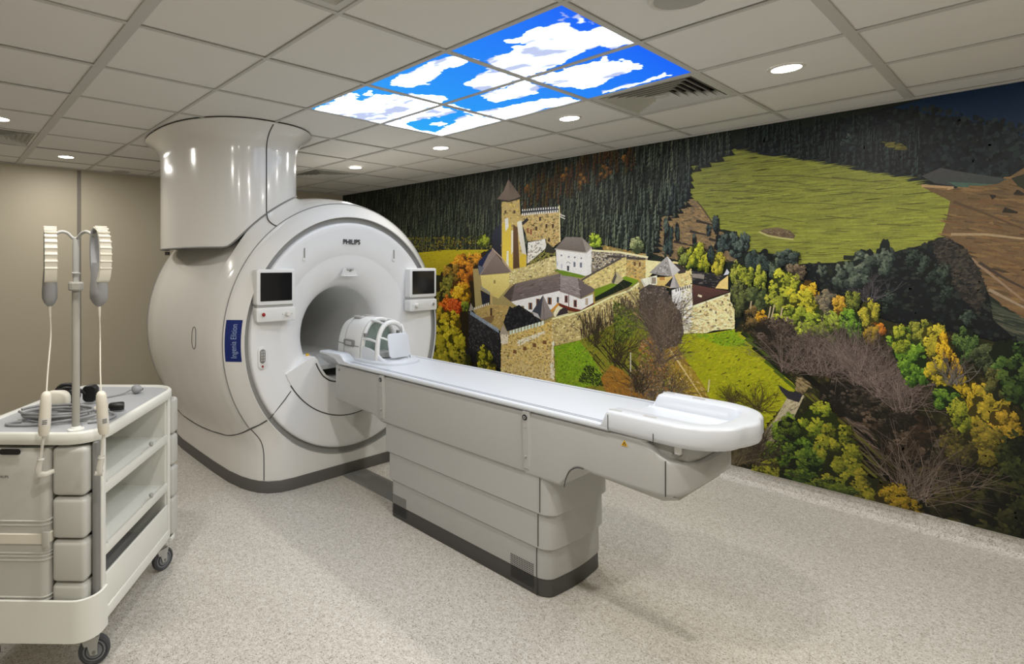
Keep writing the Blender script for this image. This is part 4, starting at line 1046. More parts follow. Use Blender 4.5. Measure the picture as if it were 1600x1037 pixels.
def bush(foot, reach, n, c, w0=0.006, spread=1.0, lean=0.0, forks=2):
    """bare twiggy bush: strokes fanning out from the foot"""
    nxt(); n = int(n*1.5)
    for i in range(n):
        a = PI/2+rm.uniform(-spread, spread)+lean; l = reach*rm.uniform(0.55, 1.0); p = (foot[0]+rm.uniform(-0.15, 0.15)*reach, foot[1]+rm.uniform(-0.05, 0.1)*reach)
        cc = mixc(c, (26, 20, 16), rm.uniform(0.25, 0.8)); pts = [p]; w = w0*rm.uniform(0.4, 0.8)
        for s in range(3):
            a += rm.uniform(-0.5, 0.5); q = pts[-1]; pts.append((q[0]+math.cos(a)*l/3, q[1]+math.sin(a)*l/3))
        line(pts, w, cc, i % 5, w*0.3)
        for f in range(forks):
            q = pts[rm.choice((1, 2))]; aa = a+rm.uniform(-1.0, 1.0); line([q, (q[0]+math.cos(aa)*l*0.35, q[1]+math.sin(aa)*l*0.35)], w*0.6, cc, i % 5, w*0.2)
    nxt(5)
def crenels(a, b, n, h, w, c, gap=None):
    nxt()
    for i in range(n):
        t = (i+0.5)/n; x, z = a[0]+(b[0]-a[0])*t, a[1]+(b[1]-a[1])*t
        d = Vector((b[0]-a[0], b[1]-a[1])).normalized()*w/2
        fan([(x-d.x, z-d.y), (x+d.x, z+d.y), (x+d.x, z+d.y+h), (x-d.x, z-d.y+h)], [col(c, 0.1)]*4)
def windows(pts, w, h, c):
    nxt()
    for x, z in pts: fan([(x-w/2, z-h/2), (x+w/2, z-h/2), (x+w/2, z+h/2), (x-w/2, z+h/2)], [col(c)]*4)

def paint():
    # ground sheet of the print
    poly([(XB+0.02, 0.107), (XF, 0.107), (XF, HC), (XB+0.02, HC)], (26, 32, 27))
    # --- far hills and dark wooded slopes, top right
    poly([(-1.945, 2.426), (-1.458, 2.414), (-0.918, 2.470), (-0.455, 2.524), (0.084, 2.497), (1.252, 2.435), (1.252, 1.794), (0.084, 1.946), (-0.212, 1.979), (-0.508, 2.012), (-0.918, 2.173), (-1.458, 2.349)], (13, 19, 24), (20, 24, 26))
    poly([(-0.631, 2.497), (-0.455, 2.524), (0.084, 2.535), (1.252, 2.563), (1.252, 1.944), (0.084, 2.154), (-0.122, 2.224), (-0.212, 2.292), (-0.354, 2.373), (-0.508, 2.432)], (12, 34, 60), (14, 28, 44))
    tex([(-1.340, 2.366), (-0.918, 2.478), (-0.508, 2.480), (0.084, 2.186), (0.084, 1.946), (-0.212, 1.997), (-0.508, 2.031), (-0.918, 2.173)], 700, 0.020, 0.035, [(24, 32, 34), (12, 17, 20), (32, 42, 42), (8, 12, 15)], 0, 0.3)
    nxt()
    for i in range(340):
        t = rm.random(); p = [(-1.399, 2.349)][0]; q = [(-0.508, 2.035)][0]; x = p[0]+(q[0]-p[0])*t; z = p[1]+(q[1]-p[1])*t+abs(rm.gauss(0, 0.10))+0.01
        spruce(x, z, rm.uniform(0.08, 0.15), rm.uniform(0.035, 0.06), (44, 56, 54), (14, 20, 22), i % 8, 3)
    nxt(8)
    crown([(-0.848, 2.314), (-0.792, 2.304), (-0.848, 2.375)], 60, (20, 27, 30), (40, 50, 50), (66, 76, 70))
    tex([(-0.674, 2.296), (-0.584, 2.265), (-0.567, 2.224), (-0.660, 2.262)], 30, 0.02, 0.012, [(96, 92, 40), (70, 66, 30)])
    poly([(-0.508, 2.068), (-0.430, 2.106), (-0.354, 2.074), (-0.167, 2.009), (-0.223, 1.974), (-0.354, 1.988), (-0.455, 2.021)], (58, 56, 58), (44, 52, 50))
    poly([(-0.404, 2.023), (-0.212, 1.986), (-0.235, 1.964), (-0.354, 1.981)], (56, 76, 66))
    # --- meadow
    meadow = [(-1.466, 2.387), (-1.414, 2.351), (-1.220, 2.290), (-1.033, 2.223), (-0.854, 2.161), (-0.606, 2.069), (-0.511, 2.009), (-0.392, 1.912), (-0.409, 1.793), (-0.425, 1.717), (-0.511, 1.661), (-0.592, 1.647), (-0.645, 1.618), (-0.854, 1.556), (-1.071, 1.547), (-1.078, 1.615), (-1.220, 1.626), (-1.379, 1.647), (-1.466, 1.787), (-1.561, 1.815), (-1.625, 1.880), (-1.708, 2.016), (-1.762, 2.064), (-1.767, 2.187), (-1.831, 2.299), (-1.643, 2.302), (-1.553, 2.355)]
    poly(meadow, (100, 104, 42), (122, 126, 48))
    tex(meadow, 1500, 0.12, 0.007, [(112, 116, 46), (98, 104, 40), (124, 130, 52), (106, 108, 48), (90, 94, 40)], 0.0, 0.05, 0.10)
    nxt()
    for a in ([(-1.359, 2.175), (-1.119, 2.149), (-0.854, 2.092), (-0.617, 2.032)], [(-1.340, 2.141), (-1.155, 2.115), (-1.033, 2.075)], [(-1.713, 2.161), (-1.540, 2.146), (-1.379, 2.119), (-1.033, 2.050)], [(-1.625, 2.104), (-1.340, 2.060), (-1.173, 2.021)], [(-1.479, 2.033), (-1.283, 1.996)], [(-1.191, 1.975), (-0.950, 1.946), (-0.777, 1.911)], [(-1.302, 1.891), (-1.155, 1.859), (-1.043, 1.827)], [(-0.918, 2.112), (-0.792, 2.084)], [(-0.823, 2.007), (-0.645, 1.977)], [(-0.617, 1.890), (-0.481, 1.861)], [(-0.703, 1.799), (-0.508, 1.780)], [(-1.499, 1.863), (-1.359, 1.836)], [(-1.758, 2.289), (-1.634, 2.267)], [(-0.950, 1.863), (-0.762, 1.834)]):
        line(a, 0.007, (74, 74, 34), 0, 0.003)
    nxt(); poly([(-1.317, 1.780), (-1.283, 1.801), (-1.209, 1.806), (-1.137, 1.780), (-1.109, 1.745), (-1.119, 1.724), (-1.184, 1.735), (-1.264, 1.755)], (96, 84, 62), (74, 62, 48))
    tex([(-1.283, 1.787), (-1.209, 1.793), (-1.137, 1.767), (-1.119, 1.736), (-1.184, 1.739), (-1.264, 1.760)], 60, 0.016, 0.007, [(66, 54, 42), (120, 104, 82), (88, 74, 56)])
    line([(-1.317, 1.780), (-1.264, 1.751), (-1.184, 1.730), (-1.119, 1.719)], 0.012, (146, 144, 90))
    # --- brown fields
    patch = [(-1.762, 2.064), (-1.708, 2.016), (-1.625, 1.880), (-1.561, 1.796), (-1.414, 1.652), (-1.458, 1.574), (-1.855, 1.586), (-2.044, 1.638), (-1.994, 1.933), (-1.836, 1.977)]
    poly(patch, (122, 100, 66), (104, 88, 66)); tex(patch, 420, 0.03, 0.012, [(132, 108, 70), (106, 90, 64), (92, 78, 62), (140, 118, 82), (80, 70, 58)], -0.3, 0.4)
    line([(-1.717, 2.031), (-1.669, 1.959), (-1.617, 1.870), (-1.561, 1.791)], 0.010, (70, 60, 44))
    for a in ([(-1.722, 1.881), (-1.591, 1.840)], [(-1.767, 1.805), (-1.647, 1.771)], [(-1.883, 1.731), (-1.704, 1.682)], [(-1.669, 1.662), (-1.549, 1.631)], [(-1.634, 1.742), (-1.557, 1.716)]): line(a, 0.022, (44, 38, 34), 0, 0.008)
    brown = [(-0.511, 2.009), (-0.392, 1.912), (-0.409, 1.793), (-0.427, 1.728), (-0.330, 1.599), (-0.246, 1.387), (-0.122, 1.257), (0.179, 0.970), (1.252, 0.941), (1.252, 1.794), (0.084, 2.026), (-0.122, 2.064), (-0.167, 2.026), (-0.212, 1.990), (-0.379, 1.980)]
    poly(brown, (84, 68, 46), (92, 72, 54)); tex(brown, 900, 0.07, 0.014, [(98, 78, 52), (76, 60, 42), (106, 84, 54), (66, 56, 42), (90, 66, 44)], -0.25, 0.15, 0.15)
    nxt()
    for a, c in (([(-0.389, 1.723), (-0.258, 1.717), (-0.122, 1.688), (0.084, 1.642)], (126, 110, 84)), ([(-0.379, 1.907), (-0.282, 1.846), (-0.122, 1.739)], (70, 56, 40)), ([(-0.282, 1.563), (-0.189, 1.476), (-0.101, 1.411)], (54, 46, 40)), ([(-0.354, 1.635), (-0.235, 1.493), (-0.122, 1.359)], (112, 94, 76)), ([(-0.246, 1.415), (-0.167, 1.357), (-0.037, 1.264)], (118, 104, 86)), ([(-0.508, 2.012), (-0.379, 1.987), (-0.404, 1.979)], (140, 116, 84))):
        line(a, 0.016, c, 0, 0.008)
    for a in ([(-0.239, 1.919), (-0.221, 1.925)], [(-0.194, 1.846), (-0.144, 1.828)], [(-0.153, 1.939), (-0.122, 1.922)]):
        line(a, 0.03, (34, 30, 24), 1, 0.01)
    poly([(-0.167, 2.015), (-0.122, 2.030), (0.084, 1.978), (0.084, 1.882), (-0.122, 1.949), (-0.144, 1.972)], (36, 38, 28))
    poly([(-0.239, 1.353), (-0.122, 1.264), (0.197, 1.097), (1.252, 1.069), (1.252, 0.514), (0.197, 0.849), (-0.122, 1.094), (-0.221, 1.232)], (44, 50, 40), (32, 40, 36))
    tex([(-0.239, 1.353), (-0.122, 1.264), (0.197, 1.097), (0.197, 0.849), (-0.122, 1.094), (-0.221, 1.232)], 160, 0.08, 0.010, [(54, 58, 46), (30, 38, 34), (70, 70, 58)], -0.35, 0.1)
    # --- dark wooded valley
    valley = [(-1.133, 1.521), (-1.071, 1.556), (-0.854, 1.564), (-0.645, 1.621), (-0.508, 1.664), (-0.417, 1.709), (-0.342, 1.656), (-0.286, 1.534), (-0.246, 1.387), (-0.230, 1.249), (-0.122, 1.122), (0.584, 0.765), (0.584, 0.491), (-0.122, 0.783), (-0.617, 1.045), (-0.918, 1.193), (-1.119, 1.392)]
    poly(valley, (14, 18, 20), (10, 14, 15))
    tex(valley, 700, 0.022, 0.022, [(22, 28, 28), (10, 13, 15), (30, 36, 32), (14, 18, 24), (38, 42, 36)], 0, 1.0)
    tex([(-0.468, 1.682), (-0.409, 1.705), (-0.342, 1.649), (-0.286, 1.534), (-0.258, 1.415), (-0.282, 1.280), (-0.354, 1.383), (-0.430, 1.526)], 320, 0.018, 0.016, [(48, 44, 40), (34, 32, 30), (62, 56, 48), (24, 24, 24)], 0.5, 0.6)
    for a in ([(-0.535, 1.582), (-0.492, 1.582), (-0.535, 1.646)], [(-0.481, 1.526), (-0.435, 1.526), (-0.481, 1.619)], [(-0.417, 1.453), (-0.379, 1.454), (-0.417, 1.556)], [(-0.660, 1.331), (-0.617, 1.333), (-0.660, 1.400)], [(-0.330, 1.241), (-0.291, 1.244), (-0.330, 1.298)]):
        crown(a, 90, (14, 18, 18), (32, 42, 36), (58, 68, 58))
    nxt()
    for a in ([(-0.957, 1.506), (-0.777, 1.532)], [(-0.931, 1.490), (-0.792, 1.508)], [(-0.886, 1.556), (-0.732, 1.572)], [(-0.860, 1.596), (-0.762, 1.588)]):
        line(a, 0.028, (28, 32, 24), 0, 0.03)
    bush([(-0.747, 1.318)][0], 0.20, 26, (96, 96, 106), 0.005, 0.8)
    for a in ([(-0.756, 1.584), (-0.697, 1.583), (-0.756, 1.651)], [(-0.668, 1.595), (-0.628, 1.594), (-0.668, 1.704)], [(-0.792, 1.492), (-0.726, 1.493), (-0.792, 1.588)], [(-0.879, 1.474), (-0.835, 1.475), (-0.879, 1.556)], [(-0.966, 1.506), (-0.940, 1.506), (-0.966, 1.547)]):
        crown(a, 120, (22, 28, 28), (50, 60, 52), (92, 100, 84), 0.2)
    # --- autumn strip and meadow at the left
    poly([(-4.938, 2.429), (-4.298, 1.787), (-3.663, 1.821), (-3.622, 1.635), (-3.967, 1.501), (-4.298, 1.138), (-4.500, 0.167), (-6.271, -0.317), (-6.427, 2.307)], (30, 34, 20))
    # --- the great spruce forest
    forest = [(-6.928, 2.345), (-5.972, 2.553), (-4.298, 2.594), (-2.849, 2.638), (-1.945, 2.628), (-1.499, 2.518), (-1.458, 2.404), (-1.553, 2.364), (-1.643, 2.321), (-1.831, 2.299), (-1.762, 2.201), (-1.762, 2.064), (-1.836, 1.977), (-1.975, 1.922), (-1.994, 1.745), (-2.085, 1.597), (-2.478, 1.650), (-2.849, 1.791), (-3.500, 1.763), (-3.922, 1.694), (-4.768, 1.709), (-5.425, 1.820), (-6.589, 1.482)]
    poly(forest, (20, 26, 22), (30, 38, 30))
    rows = 27; x0, x1 = min(p[0] for p in forest), max(p[0] for p in forest); z0, z1 = min(p[1] for p in forest), max(p[1] for p in forest)
    for r in range(rows):
        z = z1-(z1-z0)*r/(rows-1); nxt(); n = 96
        for k in range(n):
            x = x0+(x1-x0)*(k+rm.random())/n; zz_ = z+rm.uniform(-0.015, 0.015)
            if not inside((x, zz_), forest): continue
            f = r/rows; q = noise.noise(Vector((x*1.6, zz_*2.0, 3.0))); g = (x-x0)/(x1-x0)
            lit = mixc((80, 84, 58), (100, 114, 102), g); lit = mixc(lit, (46, 50, 40), max(0, 0.6-f))
            lit = mixc(lit, (104, 108, 62), max(0, min(1, q*1.4))*0.6 if f > 0.45 else 0)
            lit = mixc(lit, (24, 28, 26), 0.75*rm.random()) if rm.random() < 0.65 else mixc(lit, (112, 120, 100), 0.5*rm.random())
            h = rm.uniform(0.13, 0.23)*(0.8+0.3*f); w = rm.uniform(0.055, 0.085)*(1+0.2*f)
            spruce(x, zz_-0.07, h, w, lit, mixc((16, 22, 20), (34, 42, 42), 0.5*f+0.3*rm.random()), (k % 2), 4)
        nxt()
    # larches turned orange among the spruces, upper middle
    nxt()
    for i in range(120):
        t = rm.random(); a = [(-3.329, 2.264), (-2.916, 2.448), (-2.363, 2.535), (-2.147, 2.520), (-2.199, 2.349), (-2.720, 2.202), (-3.053, 2.102), (-3.254, 2.094)]; x, z = rand_in(a)
        spruce(x, z-0.05, rm.uniform(0.10, 0.17), rm.uniform(0.04, 0.06), rm.choice([(104, 70, 30), (92, 56, 28), (96, 84, 38), (76, 72, 38), (84, 60, 30)]), (40, 32, 22), i % 6)
    nxt(6)
    for a in ([(-2.431, 2.348), (-2.374, 2.341), (-2.431, 2.414)], [(-2.646, 2.308), (-2.597, 2.302), (-2.646, 2.365)], [(-2.823, 2.376), (-2.771, 2.370), (-2.823, 2.435)], [(-3.254, 2.306), (-3.210, 2.302), (-3.254, 2.357)], [(-2.280, 2.425), (-2.242, 2.419), (-2.280, 2.468)]):
        crown(a, 30, (50, 36, 20), (100, 66, 28), (136, 96, 40), 0.22, False)
    # forest edge against the meadow: taller single trees
    nxt()
    for i, a in enumerate([[(-1.813, 2.296)], [(-1.785, 2.224)], [(-1.767, 2.143)], [(-1.785, 2.067)], [(-1.822, 2.001)], [(-1.869, 1.965)], [(-1.916, 1.948)], [(-1.841, 2.112)], [(-1.888, 2.056)], [(-1.804, 2.157)], [(-1.735, 2.325)], [(-1.686, 2.298)], [(-1.651, 2.303)], [(-1.617, 2.326)], [(-1.713, 2.360)], [(-1.583, 2.340)], [(-1.540, 2.362)], [(-1.499, 2.355)]]):
        x, z = a[0]; spruce(x, z-0.02, rm.uniform(0.16, 0.24), 0.07, (60, 72, 70), (18, 24, 28), i % 6)
    nxt(6)
    for a in ([(-1.583, 1.839), (-1.557, 1.838), (-1.583, 1.915)], [(-1.859, 1.805), (-1.841, 1.804), (-1.859, 1.884)], [(-1.731, 1.711), (-1.713, 1.711), (-1.731, 1.789)], [(-1.634, 1.804), (-1.617, 1.803), (-1.634, 1.852)]): crown(a, 50, (18, 24, 26), (40, 50, 50), (72, 82, 76), 0.25)
    for a in ([(-1.549, 1.706), (-1.499, 1.705), (-1.549, 1.781)], [(-1.475, 1.722), (-1.434, 1.721), (-1.475, 1.796)], [(-1.402, 1.702), (-1.371, 1.701), (-1.402, 1.779)], [(-1.926, 1.757), (-1.888, 1.756), (-1.926, 1.899)], [(-1.458, 1.657), (-1.410, 1.656), (-1.458, 1.713)]): crown(a, 80, (18, 24, 26), (46, 58, 56), (84, 94, 84), 0.22)
    # --- yellow strip left and autumn trees beside the scanner
    strip = [(-4.938, 1.681), (-4.298, 1.715), (-3.705, 1.703), (-3.905, 1.625), (-4.182, 1.514), (-4.398, 1.425), (-4.938, 1.447)]
    poly(strip, (150, 138, 26), (128, 118, 22)); tex(strip, 120, 0.04, 0.008, [(160, 148, 36), (136, 124, 24), (120, 112, 30)], 0, 0.1)
    tex([(-5.425, 1.886), (-3.748, 1.851), (-3.663, 1.715), (-4.938, 1.697), (-5.425, 1.738)], 260, 0.022, 0.02, [(96, 96, 36), (70, 74, 30), (120, 112, 44), (50, 54, 26), (110, 90, 36)], 0, 1)
    crown([(-3.782, 1.799), (-3.697, 1.796), (-3.782, 1.880)], 90, (60, 70, 20), (112, 122, 36), (150, 158, 50))
    poly([(-4.398, 1.461), (-4.182, 1.514), (-3.905, 1.625), (-3.765, 1.691), (-3.680, 1.636), (-3.748, 1.167), (-3.834, 0.824), (-3.817, 0.487), (-3.663, 0.443), (-4.398, 0.330), (-4.542, 1.051)], (36, 28, 16), (24, 20, 12))
    autumn = [([(-4.087, 1.556), (-3.940, 1.556), (-4.087, 1.668)], (70, 40, 14), (150, 96, 24), (196, 140, 40)), ([(-3.905, 1.611), (-3.817, 1.610), (-3.905, 1.679)], (90, 60, 20), (170, 116, 30), (206, 150, 50)), ([(-4.239, 1.428), (-4.106, 1.430), (-4.239, 1.556)], (50, 40, 18), (110, 84, 30), (160, 124, 44)),
              ([(-4.013, 1.445), (-3.887, 1.447), (-4.013, 1.556)], (80, 44, 16), (150, 90, 26), (196, 130, 42)), ([(-4.298, 1.282), (-4.182, 1.286), (-4.298, 1.441)], (40, 44, 18), (84, 84, 32), (128, 120, 48)), ([(-4.125, 1.274), (-3.995, 1.279), (-4.125, 1.387)], (80, 46, 16), (146, 92, 24), (190, 130, 38)),
              ([(-4.378, 1.134), (-4.239, 1.141), (-4.378, 1.265)], (38, 36, 16), (80, 78, 28), (120, 110, 40)), ([(-4.068, 1.206), (-3.931, 1.213), (-4.068, 1.332)], (90, 64, 10), (164, 126, 22), (204, 166, 48)), ([(-4.318, 1.051), (-4.182, 1.059), (-4.318, 1.181)], (110, 40, 12), (168, 74, 20), (196, 110, 36)), ([(-4.162, 1.089), (-4.050, 1.096), (-4.162, 1.188)], (96, 30, 12), (156, 60, 22), (186, 96, 40)),
              ([(-4.418, 0.912), (-4.278, 0.924), (-4.418, 1.059)], (70, 60, 12), (136, 116, 24), (176, 152, 40)), ([(-4.239, 0.884), (-4.087, 0.897), (-4.239, 1.041)], (80, 66, 10), (146, 126, 24), (186, 164, 44)), ([(-4.338, 0.673), (-4.125, 0.696), (-4.338, 0.904)], (70, 66, 10), (140, 130, 26), (184, 170, 46)), ([(-4.182, 0.605), (-4.031, 0.623), (-4.182, 0.846)], (64, 62, 10), (130, 122, 24), (172, 160, 44)),
              ([(-4.398, 0.432), (-4.182, 0.463), (-4.398, 0.666)], (60, 60, 12), (122, 118, 26), (164, 152, 46)), ([(-4.087, 0.448), (-3.940, 0.469), (-4.087, 0.616)], (54, 54, 12), (112, 108, 26), (152, 142, 44)), ([(-4.259, 0.280), (-4.013, 0.320), (-4.259, 0.495)], (50, 52, 14), (104, 102, 28), (146, 138, 46)), ([(-4.031, 1.097), (-3.977, 1.100), (-4.031, 1.152)], (50, 60, 20), (90, 104, 30), (130, 140, 46))]
    for a, d, m_, l in autumn: crown(a, 170, d, m_, l, 0.15)
    # --- castle ---------------------------------------------------
    STONE = [(150, 134, 92), (128, 112, 74), (172, 156, 112), (110, 94, 62), (160, 140, 84)]
    # ground under the castle
    poly([(-3.922, 1.501), (-3.422, 1.537), (-2.849, 1.480), (-2.537, 1.668), (-2.095, 1.639), (-2.044, 1.412), (-2.147, 1.200), (-2.363, 1.023), (-2.936, 0.763), (-3.500, 0.857), (-3.878, 0.956)], (140, 126, 84), (128, 116, 76))
    # keep tower and palace
    pal = [(-3.307, 2.041), (-2.876, 2.035), (-2.876, 1.757), (-2.943, 1.717), (-3.018, 1.725), (-3.018, 1.792), (-3.225, 1.774), (-3.254, 1.863), (-3.307, 1.966)]
    poly(pal, (176, 154, 104), (166, 140, 90)); tex(pal, 240, 0.022, 0.016, STONE, 0, 0.5)
    poly([(-3.299, 2.066), (-3.116, 2.095), (-2.889, 2.083), (-2.889, 2.041), (-3.299, 2.041)], (44, 46, 54))
    crenels([(-3.299, 2.072)][0], [(-2.882, 2.065)][0], 16, 0.020, 0.012, (196, 196, 188)); crenels([(-3.299, 2.028)][0], [(-2.889, 2.030)][0], 17, 0.024, 0.014, (206, 206, 198))
    line([(-2.882, 2.094), (-2.876, 1.757)], 0.012, (196, 180, 136)); line([(-2.876, 2.011), (-2.823, 1.990)], 0.012, (170, 168, 160)); line([(-2.876, 1.993), (-2.823, 1.966)], 0.010, (170, 168, 160))
    windows([(-3.018, 1.912), (-2.949, 1.909), (-2.990, 1.779), (-3.088, 1.983), (-3.130, 1.894)], 0.022, 0.036, (58, 42, 32)); windows([(-3.225, 1.880), (-3.188, 1.866)], 0.020, 0.05, (116, 70, 44)); line([(-3.292, 1.946), (-3.225, 1.992)], 0.030, (34, 34, 38))
    poly([(-3.663, 1.874), (-3.614, 1.925), (-3.540, 1.980), (-3.532, 1.602), (-3.663, 1.715)], (38, 42, 54), (24, 26, 34))
    shaft = [(-3.540, 2.182), (-3.322, 2.200), (-3.307, 1.997), (-3.269, 1.757), (-3.239, 1.544), (-3.453, 1.479), (-3.540, 1.602)]
    poly(shaft, (166, 146, 98), (168, 150, 80)); tex(shaft, 160, 0.018, 0.022, STONE+[(186, 166, 90), (178, 158, 70)], 0, 0.5)
    poly([(-3.532, 1.960), (-3.484, 1.989), (-3.422, 1.953), (-3.406, 1.505), (-3.532, 1.608)], (176, 156, 62), (190, 168, 60)); poly([(-3.500, 2.010), (-3.461, 2.020), (-3.453, 1.929), (-3.492, 1.880)], (206, 200, 190))
    poly([(-3.398, 1.952), (-3.345, 1.911), (-3.322, 1.518), (-3.398, 1.505)], (84, 62, 40), (70, 50, 36)); poly([(-3.352, 1.968), (-3.299, 1.984), (-3.239, 1.631), (-3.239, 1.556), (-3.284, 1.631), (-3.329, 1.809)], (196, 192, 184), (168, 166, 160)); poly([(-3.284, 1.657), (-3.239, 1.643), (-3.247, 1.531), (-3.322, 1.518), (-3.322, 1.607)], (176, 152, 50))
    poly([(-3.477, 1.685), (-3.453, 1.685), (-3.453, 1.530), (-3.484, 1.543)], (198, 192, 176)); poly([(-3.422, 1.889), (-3.398, 1.888), (-3.398, 1.684), (-3.422, 1.646)], (190, 184, 168))
    windows([(-3.383, 2.072), (-3.492, 2.080)], 0.026, 0.030, (74, 60, 44))
    poly([(-3.456, 2.406), (-3.307, 2.218), (-3.375, 2.199), (-3.453, 2.193), (-3.532, 2.204), (-3.597, 2.219), (-3.516, 2.296)], (122, 108, 96), (96, 84, 76)); poly([(-3.456, 2.406), (-3.437, 2.198), (-3.307, 2.218)], (100, 88, 80)); line([(-3.456, 2.470), (-3.456, 2.393)], 0.007, (90, 84, 78))
    line([(-3.549, 2.202), (-3.453, 2.180), (-3.322, 2.200)], 0.014, (44, 38, 34))
    poly([(-3.225, 1.762), (-3.032, 1.792), (-3.018, 1.707), (-3.203, 1.575), (-3.232, 1.556)], (206, 202, 192), (186, 182, 170)); tex([(-3.225, 1.762), (-3.032, 1.792), (-3.018, 1.707), (-3.203, 1.575), (-3.232, 1.556)], 50, 0.018, 0.016, [(150, 146, 138), (216, 212, 204), (110, 104, 96)], 0.4)
    tex([(-3.210, 1.569), (-3.011, 1.701), (-2.916, 1.675), (-2.929, 1.639), (-3.152, 1.544), (-3.239, 1.506)], 90, 0.024, 0.012, [(92, 98, 40), (120, 108, 64), (70, 66, 40), (130, 128, 60)], 0.4)
    poly([(-3.011, 1.761), (-2.916, 1.675), (-2.943, 1.652), (-3.039, 1.665)], (40, 38, 34))
    bank = [(-3.453, 1.479), (-3.254, 1.531), (-2.922, 1.633), (-2.909, 1.509), (-2.963, 1.460), (-3.195, 1.407), (-3.453, 1.337)]
    poly(bank, (176, 164, 116), (158, 146, 98)); tex(bank, 150, 0.022, 0.014, [(190, 178, 132), (150, 138, 94), (128, 118, 82), (204, 192, 150)], 0.3)
    # gatehouse
    poly([(-3.817, 1.434), (-3.445, 1.460), (-3.445, 1.331), (-3.581, 1.202), (-3.688, 1.230), (-3.791, 1.286)], (188, 176, 110), (170, 156, 92)); windows([(-3.630, 1.371)], 0.022, 0.034, (120, 106, 68))
    poly([(-3.663, 1.715), (-3.843, 1.583), (-3.852, 1.515), (-3.834, 1.434), (-3.731, 1.570)], (26, 34, 62)); poly([(-3.663, 1.709), (-3.422, 1.473), (-3.817, 1.434)], (114, 102, 96), (98, 86, 82)); line([(-3.663, 1.715), (-3.532, 1.608), (-3.422, 1.479)], 0.014, (150, 132, 118)); poly([(-3.714, 1.650), (-3.655, 1.708), (-3.614, 1.661), (-3.817, 1.434), (-3.843, 1.441)], (120, 108, 104))
    poly([(-3.852, 1.543), (-3.765, 1.516), (-3.834, 1.434)], (84, 88, 100))
    poly([(-3.817, 1.279), (-3.688, 1.230), (-3.688, 1.131), (-3.791, 1.111)], (30, 32, 40)); crenels([(-3.808, 1.293)][0], [(-3.688, 1.230)][0], 7, 0.03, 0.016, (104, 108, 112))
    # long white house, L-shaped
    poly([(-3.422, 1.178), (-2.876, 1.308), (-2.876, 1.178), (-2.956, 1.137), (-3.053, 1.083), (-3.181, 1.086), (-3.375, 1.149)], (202, 206, 214), (186, 190, 200))
    poly([(-2.909, 1.307), (-2.784, 1.277), (-2.664, 1.242), (-2.549, 1.292), (-2.549, 1.214), (-2.664, 1.145), (-2.784, 1.148), (-2.902, 1.176)], (204, 202, 204), (190, 184, 180)); poly([(-2.664, 1.242), (-2.549, 1.292), (-2.549, 1.214), (-2.664, 1.145)], (222, 224, 232))
    poly([(-3.375, 1.359), (-2.876, 1.467), (-2.876, 1.308), (-3.422, 1.178)], (102, 92, 90), (82, 72, 72)); poly([(-3.375, 1.359), (-3.437, 1.312), (-3.516, 1.232), (-3.437, 1.184), (-3.422, 1.178)], (64, 56, 54))
    tex([(-3.375, 1.346), (-2.882, 1.456), (-2.882, 1.320), (-3.414, 1.191)], 90, 0.05, 0.008, [(112, 102, 100), (92, 82, 82), (84, 74, 74)], 0.35, 0.1, 0.1)
    poly([(-2.876, 1.473), (-2.689, 1.424), (-2.664, 1.247), (-2.876, 1.302)], (126, 118, 118), (108, 98, 98)); poly([(-2.689, 1.424), (-2.519, 1.327), (-2.664, 1.247)], (92, 82, 82), (84, 74, 74)); line([(-2.689, 1.424), (-2.664, 1.247)], 0.008, (60, 54, 54)); line([(-2.876, 1.467), (-2.876, 1.308)], 0.008, (70, 62, 62))
    tex([(-2.869, 1.450), (-2.695, 1.412), (-2.677, 1.270), (-2.869, 1.320)], 50, 0.04, 0.008, [(136, 128, 128), (112, 104, 104)], -0.3, 0.1, 0.1)
    windows([(-3.195, 1.147), (-3.109, 1.189), (-2.983, 1.208)], 0.044, 0.066, (112, 82, 58)); windows([(-3.195, 1.147), (-3.109, 1.189), (-2.983, 1.208)], 0.018, 0.062, (40, 40, 50)); windows([(-3.284, 1.129)], 0.03, 0.03, (110, 90, 60)); windows([(-2.896, 1.224)], 0.02, 0.05, (44, 44, 56))
    windows([(-2.810, 1.234), (-2.720, 1.199)], 0.032, 0.065, (104, 64, 52)); windows([(-2.810, 1.234), (-2.720, 1.199)], 0.014, 0.05, (34, 32, 36)); windows([(-2.609, 1.222)], 0.026, 0.06, (150, 136, 120))
    poly([(-2.902, 1.200), (-2.784, 1.166), (-2.664, 1.145), (-2.537, 1.220), (-2.537, 1.198), (-2.658, 1.122), (-2.791, 1.131), (-2.902, 1.176)], (86, 36, 24)); line([(-2.784, 1.277), (-2.784, 1.137)], 0.007, (70, 44, 36)); line([(-2.537, 1.315), (-2.537, 1.209)], 0.008, (150, 120, 50))
    poly([(-2.943, 1.091), (-2.902, 1.176), (-2.791, 1.131), (-2.791, 1.101), (-2.929, 1.062)], (196, 186, 160)); poly([(-2.876, 1.131), (-2.836, 1.157), (-2.797, 1.148), (-2.791, 1.107), (-2.916, 1.069)], (44, 38, 40)); line([(-2.970, 1.107), (-2.889, 1.189)], 0.022, (170, 120, 50))
    # white chapel
    poly([(-2.916, 1.687), (-2.615, 1.658), (-2.621, 1.448), (-2.689, 1.464), (-2.869, 1.497), (-2.909, 1.509)], (206, 212, 224), (194, 200, 212)); poly([(-2.621, 1.658), (-2.560, 1.696), (-2.566, 1.466), (-2.627, 1.448)], (218, 224, 236))
    poly([(-2.817, 1.802), (-2.652, 1.790), (-2.560, 1.702), (-2.615, 1.658), (-2.929, 1.693)], (108, 102, 98), (92, 84, 80)); poly([(-2.652, 1.790), (-2.560, 1.702), (-2.615, 1.658)], (124, 118, 112)); line([(-2.929, 1.693), (-2.615, 1.652), (-2.560, 1.696)], 0.010, (150, 146, 140))
